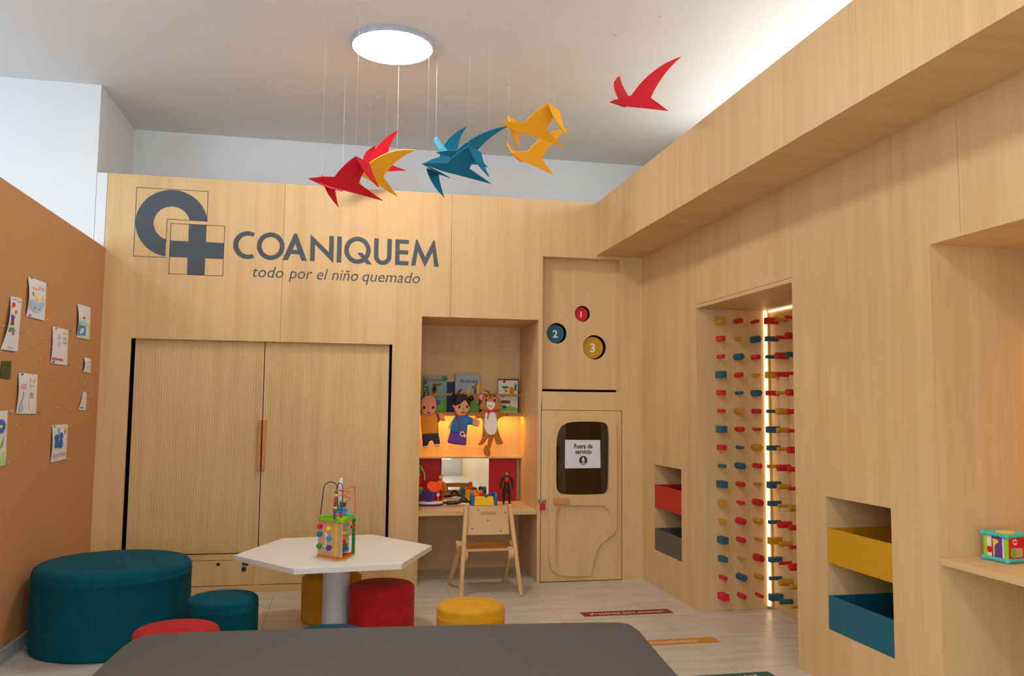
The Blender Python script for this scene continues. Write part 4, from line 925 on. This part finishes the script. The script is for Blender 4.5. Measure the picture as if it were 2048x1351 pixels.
obj('diffuser', G().box(3.034, 3.0455, PN[0] + .002, PN[1] - .024, ZN - .014, ZN - .003), M['led'], t)
# right niche: shelf, light strip, cube
tag(obj('niche_shelf', G().box(XR + .002, 3.049, RN[0] + .001, RN[1] - .001, .760, .789), M['wood_y'], bevel=.001), 'wooden shelf board in the open niche at the right edge', 'shelf')
tag(obj('led_strip', G().box(3.032, 3.048, RN[1] - .018, RN[1] - .002, .95, 1.75), M['led2']), 'warm light strip in the back corner of the right niche', 'light strip')

A_, F_ = V(2.653, 3.062, .789), V(2.665, 2.950, .789)
e1 = (A_ - F_).normalized(); sL = .114; e2 = V(e1.y, -e1.x, 0)
C0 = F_ + V(0, 0, .0005)
tc_ = thing('activity_cube', 'teal framed activity cube with a giraffe on one side and a red side', 'toy', (F_.x + .05, F_.y + .06, .789))
def cb(a, b, z): return C0 + e1 * a * sL + e2 * b * sL + V(0, 0, z)
H_ = .112; rr = .009
def edge(p, q): return G().tube([p.lerp(q, k / 4) for k in range(5)], rr, 12)
g = G()
for z in (rr, H_ - rr + .006):
    for a, b in (((0, 0), (1, 0)), ((1, 0), (1, 1)), ((1, 1), (0, 1)), ((0, 1), (0, 0))): g.tube([cb(*a, z), cb((a[0] + b[0]) / 2 * .94 + .03, (a[1] + b[1]) / 2 * .94 + .03, z), cb(*b, z)], rr, 10)
    for c in ((0, 0), (1, 0), (0, 1), (1, 1)): g.ball(cb(*c, z), rr * 1.35, 12)
obj('frame', g, P('turq'), tc_, smooth=60)
obj('post', G().cone(cb(.06, 0.05, .012), cb(.06, .05, H_ - .006), .0085, .0085, 12), P('lime'), tc_, smooth=60); obj('post', G().cone(cb(.94, .05, .012), cb(.94, .05, H_ - .006), .0085, .0085, 12), P('lime'), tc_, smooth=60)
f1 = (C0 + e1 * sL, -e1, V(0, 0, 1)); f2 = (C0, e2, V(0, 0, 1))
n1 = (-e1).cross(V(0, 0, 1)); n3 = e2.cross(V(0, 0, 1))
obj('core', G().plate((f1[0] - n1 * .004, f1[1], f1[2]), [rect(.012, sL - .012, .012, H_ - .008)], sL - .012), P('cream'), tc_)
obj('purple_door', G().plate((f1[0], f1[1], f1[2]), [rect(.040, .088, .013, H_ - .010)], .004, -.001), P('purple'), tc_)
obj('giraffe', G().plate(f1, [chaikin([(.048, .018), (.054, .018), (.055, .068), (.074, .078), (.074, .086), (.055, .092), (.044, .090), (.048, .082)], 1)], .002, .001), P('yellow2'), tc_)
obj('flower', G().plate(f1, [blob(.028, .045, .013, .014, 12, .1)], .002, -.001), P('mred'), tc_)
obj('red_side', G().plate(f2, [rect(.010, sL - .010, .010, H_ - .008)], .004, -.002), P('mred'), tc_)
obj('badge', G().plate(f2, [circ(.045, .084, .013, 24)], .001, -.001), P('palepink'), tc_)
obj('badge_band', G().plate(f2, [rect(.034, .056, .081, .087)], .001, 0), P('mred'), tc_)
obj('roller_window', G().plate(f2, [rrect(.022, .085, .022, .060, .01)], .001, -.001), P('tan'), tc_); obj('roller', G().plate(f2, [rect(.026, .048, .026, .056)], .001, .0), P('lightgreen'), tc_)
obj('top_panel', G().plate(FL(.789 + H_ + .001), [[(p.x, p.y) for p in (cb(.04, .04, 0), cb(.04, .96, 0), cb(.96, .96, 0), cb(.96, .04, 0))]], .004), P('turq'), tc_)
obj('yellow_disc', G().lathe(tuple(cb(.5, .5, H_ + .0015)), [(.036, 0), (.034, .005), (.02, .007)], 28), P('yellow2'), tc_, smooth=40)

# ================================================================== PINNED DRAWINGS
XW = XL + .004
def paper(name, cs, label, cat='drawing', marks=(), curl=.0, col='paper', outline=None):
    pts = [onX(x, y, XW) for x, y in cs]        # TL, TR, BR, BL
    TL, TR, BR, BL = [(p.y, p.z) for p in pts]
    cy = sum(p.y for p in pts) / 4; cz = sum(p.z for p in pts) / 4
    t = thing(name, label, cat, (XW, cy, cz))
    def at(s, v, h=0.):
        a = [TL[i] + (TR[i] - TL[i]) * s for i in (0, 1)]; b = [BL[i] + (BR[i] - BL[i]) * s for i in (0, 1)]
        y, z = [b[i] + (a[i] - b[i]) * v for i in (0, 1)]
        bulge = curl * (math.sin(PI * v) * (1 - s) * 1.0 + .25 * math.sin(PI * s))
        return V(XW + bulge + h, y, z)
    n = 8; g = G()
    for hh in (0, -.0008):
        g.v += [tuple(at(i / n, j / n, hh)) for j in range(n + 1) for i in range(n + 1)]
    N1 = (n + 1) ** 2
    for j in range(n):
        for i in range(n):
            a = j * (n + 1) + i; g.f += [(a, a + 1, a + n + 2, a + n + 1), (a + N1, a + N1 + n + 1, a + N1 + n + 2, a + N1 + 1)]
    obj('sheet', g, M[col] if col in M else P(col), t, smooth=60)
    for i, (nm, c, polys) in enumerate(marks):
        g = G()
        for L in polys:
            tr = tessellate_polygon([[V(p[0], p[1], 0) for p in L]])
            g.add([at(*p, .0016 + .0004 * i) for p in L], [tuple(q) for q in tr])
        obj(nm, g, P(c), t)
    return at
def strokes(pts, wd=.02):
    o = []
    for a, b in zip(pts[:-1], pts[1:]):
        d = V(b[0] - a[0], b[1] - a[1]); l = d.length or 1; q = V(-d.y, d.x) / l * wd
        o.append([(a[0] - q.x, a[1] - q.y), (b[0] - q.x, b[1] - q.y), (b[0] + q.x, b[1] + q.y), (a[0] + q.x, a[1] + q.y)])
    return o
def scr(x0, x1, y, n=7, a=.03, wd=.012): return strokes([(x0 + (x1 - x0) * i / n, y + (a if i % 2 else -a)) for i in range(n + 1)], wd)
paper('drawing', [(56, 552.5), (93, 566), (89, 641), (52, 632)], 'child drawing of a pale blue cloud and yellow sun, highest sheet on the cork board', curl=.012, marks=[
    ('cloud', 'paleblue', [blob(.45, .28, .36, .15, 14, .2), blob(.2, .38, .12, .1), blob(.75, .38, .16, .1)]), ('sun', 'paleyellow', [blob(.45, .5, .14, .12, 10, .4), blob(.25, .62, .08, .1), blob(.85, .58, .1, .08)]),
    ('drops', 'teal2', [blob(.33, .26, .03, .03), blob(.62, .25, .03, .03), blob(.72, .33, .02, .02), blob(.85, .42, .03, .04)]), ('scribble', 'palepink', scr(.5, .85, .8, 6, .04) + scr(.1, .5, .75, 6, .03) + strokes([(.05, .2), (.1, .45)])), ('orange_mark', 'orange', [blob(.2, .6, .03, .06), blob(.43, .5, .02, .02)])])
paper('drawing', [(21.5, 592), (44, 597), (35, 703), (1, 698)], 'child drawing of a figure in a red cap, curled at its left edge', curl=.016, marks=[
    ('face', 'cream', [blob(.2, .72, .12, .05)]), ('cap', 'mred', [blob(.22, .85, .14, .05, 12, .1)]), ('hair_mark', 'orange', [blob(.1, .8, .06, .03), blob(.45, .72, .12, .05)]), ('shirt', 'purple', [[(.05, .66), (.36, .64), (.3, .54), (.14, .52), (.1, .6)]]),
    ('shorts', 'brown', [[(.12, .53), (.32, .54), (.36, .47), (.1, .46)]]), ('wheels', 'green2', [blob(.16, .4, .09, .025), blob(.34, .4, .09, .03)]), ('board', 'grey', [[(.05, .38), (.55, .39), (.5, .34), (.1, .34)]]), ('shoe', 'dred', [blob(.42, .31, .07, .02)]), ('pencil_note', 'grey', scr(.1, .5, .955, 6, .008, .006) + scr(.5, .9, .93, 6, .008, .006) + scr(.3, .6, .05, 5, .01, .006))])
paper('drawing', [(155, 607), (181.5, 615), (179, 679.5), (152.5, 674)], 'child drawing with a blue box and green field, rightmost large sheet on the cork', curl=.012, marks=[
    ('field', 'palegreen', [[(.55, .5), (1, .42), (1, .02), (.3, .02)]]), ('box', 'sky', [[(.02, .38), (.6, .38), (.62, .1), (.02, .06)]]), ('waves', 'paleblue', [[(.02, .5), (.5, .55), (.55, .4), (.02, .38)]]), ('red_marks', 'crayonred', scr(.3, .48, .62, 3, .03, .02))])
paper('drawing', [(105, 652), (137, 660), (134, 730), (101, 726)], 'child drawing with a pale grey scribble and red writing at its foot', curl=.006, marks=[
    ('grey_scribble', 'mauve', [blob(.4, .75, .09, .1), blob(.4, .55, .08, .1)]), ('writing', 'crayonred', scr(.02, .7, .13, 16, .035, .012)), ('side_marks', 'tan', scr(.6, .95, .62, 7, .03, .008) + scr(.6, .9, .74, 6, .03, .008)), ('green_marks', 'palegreen', scr(.6, .95, .88, 5, .03, .01))])
paper('note', [(168, 714.5), (182.5, 717), (180.5, 745.5), (166, 743)], 'small blank-looking paper note below the blue box drawing', 'note', curl=.01, marks=[('pencil_lines', 'grey', scr(.2, .8, .7, 6, .02, .01) + scr(.2, .7, .4, 6, .05, .01))])
at_ = paper('note', [(166, 783), (174, 783), (171, 820.5), (156.5, 819)], 'narrow white note curling off the cork near the wood wall', 'note', curl=.004, marks=[('green_tick', 'green', strokes([(.15, .12), (.6, .14)], .03))])
paper('drawing', [(37, 744.5), (75.5, 749), (72, 827), (31.5, 827)], 'child drawing of a pale orange rabbit beside a blue shape on a red string', curl=.008, marks=[
    ('rabbit', 'cream', [blob(.68, .68, .13, .12), blob(.72, .3, .2, .24, 12, .15)]), ('ears', 'palepink', strokes([(.58, .78), (.57, .9), (.63, .82)], .012) + strokes([(.75, .8), (.8, .9), (.82, .78)], .012)), ('eyes', 'hair', [blob(.6, .7, .02, .025), blob(.72, .7, .02, .025)]), ('bow', 'crayonred', strokes([(.58, .5), (.66, .46), (.76, .5), (.6, .52)], .012) + scr(.6, .76, .42, 4, .02, .01)),
    ('blue_shape', 'paleblue', [blob(.17, .14, .12, .12)]), ('string', 'crayonred', strokes([(.2, .55), (.24, .42), (.16, .3), (.12, .22)], .012)), ('red_scribble', 'palepink', scr(.1, .36, .68, 8, .07, .012))])
paper('drawing', [(-34, 824), (15.5, 820), (11, 929), (-40, 941)], 'child drawing of a large blue flower over a green field, leftmost', curl=.012, marks=[
    ('field', 'palegreen', [[(0, .02), (.98, .02), (1, .27), (0, .25)]]), ('leaf', 'lightgreen', [[(.6, .28), (.8, .5), (.86, .56), (.8, .35)]]), ('petals', 'blue', [[(.68 + (.26 if i % 2 else .19) * math.cos(PI * i / 16), .72 + (.15 if i % 2 else .10) * math.sin(PI * i / 16)) for i in range(32)]]), ('flower_eye', 'paleyellow', [blob(.68, .72, .07, .03, 12, .1)])])
paper('drawing', [(104, 850), (135.5, 847), (132, 917), (100.5, 925)], 'child drawing of a blue butterfly with pink writing, lowest sheet on the cork', curl=.008, marks=[
    ('wings', 'blue', [blob(.24, .64, .14, .11, 14, .08), blob(.55, .68, .14, .11, 14, .08), blob(.24, .46, .13, .1, 14, .08), blob(.54, .46, .15, .13, 14, .08)]), ('body', 'brown', strokes([(.38, .82), (.38, .34)], .02) + strokes([(.3, .92), (.38, .82), (.47, .92)], .01) + strokes([(.12, .54), (.62, .57)], .008)), ('writing', 'palepink', scr(.08, .9, .17, 14, .06, .016)), ('pink_heart', 'crayonred', strokes([(.75, .78), (.8, .84), (.86, .76), (.78, .72)], .015)), ('yellow_corner', 'paleyellow', [[(.8, .85), (.98, .86), (.98, .98), (.8, .98)]])])
paper('dark_patch', [(3.5, 721.5), (23, 721.5), (21, 758), (1, 755)], 'small dark rectangular patch on the cork at the left edge', 'patch', col='olive')
# pins
pinmesh = {}
def pin(x, y, c, label, group=None):
    p = onX(x, y, XL)
    if c not in pinmesh:
        g = G().lathe((0, 0, 0), [(.0042, .004), (.0048, .006), (.0030, .008), (.0030, .014), (.0058, .016), (.0058, .019), (.004, .020)], 10, axis=V(1, 0, 0)).cone((-.004, 0, 0), (.005, 0, 0), .0007, .0007, 6)
        me = bpy.data.meshes.new('push_pin'); me.from_pydata(g.v, [], g.f); me.update(); me.shade_smooth(); me.set_sharp_from_angle(angle=.6); me.materials.append(M['clear'] if c == 'clear' else P(c)); pinmesh[c] = me
    o = bpy.data.objects.new('push_pin', pinmesh[c]); COL.objects.link(o); o.location = (XL + .004, p.y, p.z); o.scale = (.55, 1.1, 1.1); tag(o, label, 'push pin', group)
for x, y, l in ((47, 664, 'below the cloud drawing, just right of the red cap drawing'), (82, 675.5, 'below the right corner of the cloud drawing'), (63, 690.5, 'in bare cork halfway from the red cap to the grey scribble drawing'), (76, 720, 'in bare cork above the rabbit drawing'), (157, 734, 'just left of the small note'),
                   (104, 754.5, 'in bare cork below the grey scribble drawing, upper of a loose column'), (167, 765, 'above the narrow curling note'), (123, 787, 'in bare cork between the rabbit drawing and the narrow note'), (185, 797, 'right of the narrow curling note by the wood wall'), (112, 814.5, 'in bare cork, left one of the pair above the butterfly'),
                   (138, 816, 'in bare cork, right one of the pair above the butterfly'), (29, 848.5, 'right of the top of the blue flower drawing'), (45, 884.5, 'between the blue flower and the butterfly, lowest loose pin'), (3, 651, 'at the left edge by the red cap drawing'), (101, 694, 'on the left side of the grey scribble drawing'), (28, 706, 'under the red cap drawing')):
    pin(x, y, 'clear', 'clear push pin ' + l, 'clear push pins in the cork')
for x, y, c, l in ((60, 555, 'teal2', 'teal push pin at the top left corner of the cloud drawing'), (94, 567, 'orange', 'orange push pin at the top right corner of the cloud drawing'), (56, 630, 'blue', 'blue push pin at the bottom left corner of the cloud drawing'), (90, 638.5, 'yellow2', 'yellow push pin at the bottom right corner of the cloud drawing'),
                   (109, 656, 'mred', 'red push pin on the drawing with the pale grey scribble'), (138, 661.5, 'blue', 'blue push pin at the upper right of the grey scribble drawing'), (103.5, 723, 'navy', 'dark blue push pin at the lower left of the grey scribble drawing'), (134, 729, 'blue', 'blue push pin at the lower right of the grey scribble drawing'),
                   (40.5, 748, 'blue', 'blue push pin on the upper left of the rabbit drawing'), (77.5, 750.5, 'orange', 'orange push pin on the upper right of the rabbit drawing'), (33.5, 825, 'yellow2', 'yellow push pin on the lower left of the rabbit drawing'), (74, 824, 'green2', 'green push pin on the lower right of the rabbit drawing'),
                   (106, 852, 'green2', 'green push pin at the top left of the butterfly drawing'), (161, 607, 'orange', 'orange push pin on top of the blue box drawing'), (172, 784.5, 'crayonred', 'pink push pin at the top of the narrow curling note')):
    pin(x, y, c, l)
for x, y, l in ((185, 616.5, 'clear push pin at the top right of the blue box drawing'), (183, 676, 'clear push pin at the bottom right of the blue box drawing'), (138, 850, 'clear push pin at the top right of the butterfly drawing'), (134.5, 917.5, 'clear push pin at the bottom right of the butterfly drawing'), (19, 822, 'clear push pin at the top right of the blue flower drawing'), (13, 924, 'clear push pin at the bottom right of the blue flower drawing'), (175, 716, 'clear push pin at the top of the small note')):
    pin(x, y, 'clear', l)

# ================================================================== HANGING FELT BIRDS
U = dict(nose=(0, 0), tail=(1.0, .177), rootF=(.269, .166), trail=(.582, .235), tip=(.706, .806), cl=(.355, .515), ct=(.556, .518))
def qb(a, c, b, n=7): return [((1 - t) ** 2 * a[0] + 2 * t * (1 - t) * c[0] + t * t * b[0], (1 - t) ** 2 * a[1] + 2 * t * (1 - t) * c[1] + t * t * b[1]) for t in [i / n for i in range(n + 1)]]
KB = (.6, .095)
open_half = [(0, 0), (.15, .105)] + qb(U['rootF'], (.33, .56), U['tip'], 9) + qb(U['tip'], (.545, .55), U['trail'], 7)[1:] + [U['tail'], KB, (.30, .03)]
fold_in = [(0, 0), (.15, .105)] + qb(U['rootF'], (.28, .36), U['cl'], 5) + [U['ct']] + qb(U['ct'], (.54, .38), U['trail'], 4)[1:] + [U['tail'], KB, (.30, .03)]
fold_out = qb(U['cl'], (.44, .70), U['tip'], 5) + qb(U['tip'], (.60, .66), U['ct'], 5)[1:]
def bird(name_label, x, felt, fold=False, who=''):
    Pp = V(*x[:3]); wv = V(*x[3:6]); Rm = Matrix.Rotation(wv.length, 3, wv.normalized()); a, s, fo = x[6], x[7], x[8]
    def dirv(side): return V(0, -side * math.cos(a), math.sin(a))
    def pt(uv, side):
        u, v = uv; p = V(u, 0, 0) + dirv(side) * v
        if fold:
            c0 = V(*U['cl']); c1 = V(*U['ct']); e = (c1 - c0).normalized(); nn = V(-e.y, e.x)
            if nn.dot(V(*U['tip']) - c0) < 0: nn = -nn
            dd = (V(u, v) - c0).dot(nn)
            if dd > 1e-6:
                q = V(u, v) - nn * dd; P0 = V(q.x, 0, 0) + dirv(side) * q.y; N2 = V(nn.x, 0, 0) + dirv(side) * nn.y
                W = V(1, 0, 0).cross(dirv(side)).normalized()
                if W.z > 0: W = -W
                p = P0 + (N2 * math.cos(fo) + W * math.sin(fo)) * dd
        return Pp + Rm @ (p * s)
    t = thing('felt_bird', name_label, 'paper-style felt bird', tuple(pt((.45, 0), 1)), 'felt birds hanging from the ceiling')
    t['category'] = 'hanging bird'
    def sheet(nm, outlines, side):
        g = G()
        for L in outlines:
            tr = tessellate_polygon([[V(p[0], p[1], 0) for p in L]])
            fs = []
            for A, B, C_ in tr:
                a_, b_, c_ = L[A], L[B], L[C_]; cr = (b_[0] - a_[0]) * (c_[1] - a_[1]) - (b_[1] - a_[1]) * (c_[0] - a_[0])
                fs.append((A, B, C_) if cr * side > 0 else (A, C_, B))
            g.add([pt(p, side) for p in L], fs)
        o = obj(nm, g, felt, t); so = o.modifiers.new('thick', 'SOLIDIFY'); so.thickness = .005; so.offset = 0; return o
    outs = [fold_in, fold_out] if fold else [open_half]
    far = [[p for p in L if p not in (U['tail'], KB)] for L in outs]
    sheet('half_with_wing', outs, 1); sheet('half_with_wing', far, -1)
    for side in (1, -1):
        q = pt((.36, .51) if fold else (.50, .60), side)
        obj('thread', G().cone(tuple(q + V(0, 0, -.004)), (q.x, q.y, ZC - .021), .0006, .0006, 5), M['clear'], t)
        hk = G().lathe((q.x, q.y, ZC), [(.009, -.0005), (.009, -.003), (.003, -.005)], 10).tube([(q.x + .006 * math.sin(k), q.y, ZC - .013 - .007 * math.cos(k)) for k in [2 * PI * i / 8 for i in range(9)]], .0012, 6)
        tag(obj('ceiling_hook', hk, M['clear'], smooth=40), f"clear ceiling hook of the {'nearer' if side == 1 else 'farther'} thread of the {who}", 'hook', 'clear hooks holding the bird threads')
bird('red felt bird gliding alone at the far right under the ceiling', [1.5531, 4.6761, 3.2486, 0.0346, 0.0304, 0.5405, 0.9354, 0.5093, 1.6], M['felt_red'], who='lone red bird')
bird('yellow felt bird with bent wings, upper of the two yellow birds on the right', [0.8789, 4.6763, 3.0665, -0.0129, 0.2428, 0.5299, 0.7784, 0.4861, 2.1235], M['felt_yellow'], True, who='upper yellow bird on the right')
bird('yellow felt bird with raised wings, below the bent-winged yellow bird', [1.1141, 5.5626, 3.1753, -1.1485, 1.4925, 6.8812, 0.9157, 0.5334, 1.6], M['felt_yellow'], who='lower yellow bird on the right')
bird('teal felt bird with bent wings, frontmost of the teal birds', [0.4492, 4.9665, 2.8764, -0.1435, 0.1766, 0.5, 0.4886, 0.4855, 2.003], M['felt_teal'], True, who='frontmost teal bird')
bird('teal felt bird with a long raised wing reaching towards the yellow birds', [0.5628, 5.2105, 3.0295, 0.0172, 0.0923, 0.8067, 0.7401, 0.4949, 1.6], M['felt_teal'], who='long-winged teal bird')
bird('teal felt bird at the back with a shorter raised wing', [0.6117, 6.6623, 3.3812, -0.5269, 0.0424, 0.1495, 1.1456, 0.4942, 1.6], M['felt_teal'], who='rearmost teal bird')
bird('red felt bird with bent wings, lowest and leftmost of all birds', [-0.2163, 4.9001, 2.7215, -0.1873, 0.205, 0.57, 0.7492, 0.4883, 2.1355], M['felt_red'], True, who='leftmost red bird')
bird('yellow felt bird between the two red birds on the left', [-0.013, 5.5456, 3.0129, -0.4157, 0.2465, 0.8652, 0.7054, 0.5153, 1.6], M['felt_yellow'], who='leftmost yellow bird')
bird('red felt bird with raised wings behind the leftmost yellow bird', [0.0333, 6.3085, 3.1822, -0.0974, -0.0315, 0.4668, 1.0668, 0.4738, 1.6], M['felt_red'], who='rear red bird')

for o in bpy.data.objects:
    if o.parent and o.name.split('.')[0] in ('plants', 'jungle', 'knots', 'spots', 'dots', 'stripes', 'abacus_rods', 'hills', 'tree', 'house', 'animals'): o['kind'] = 'stuff'
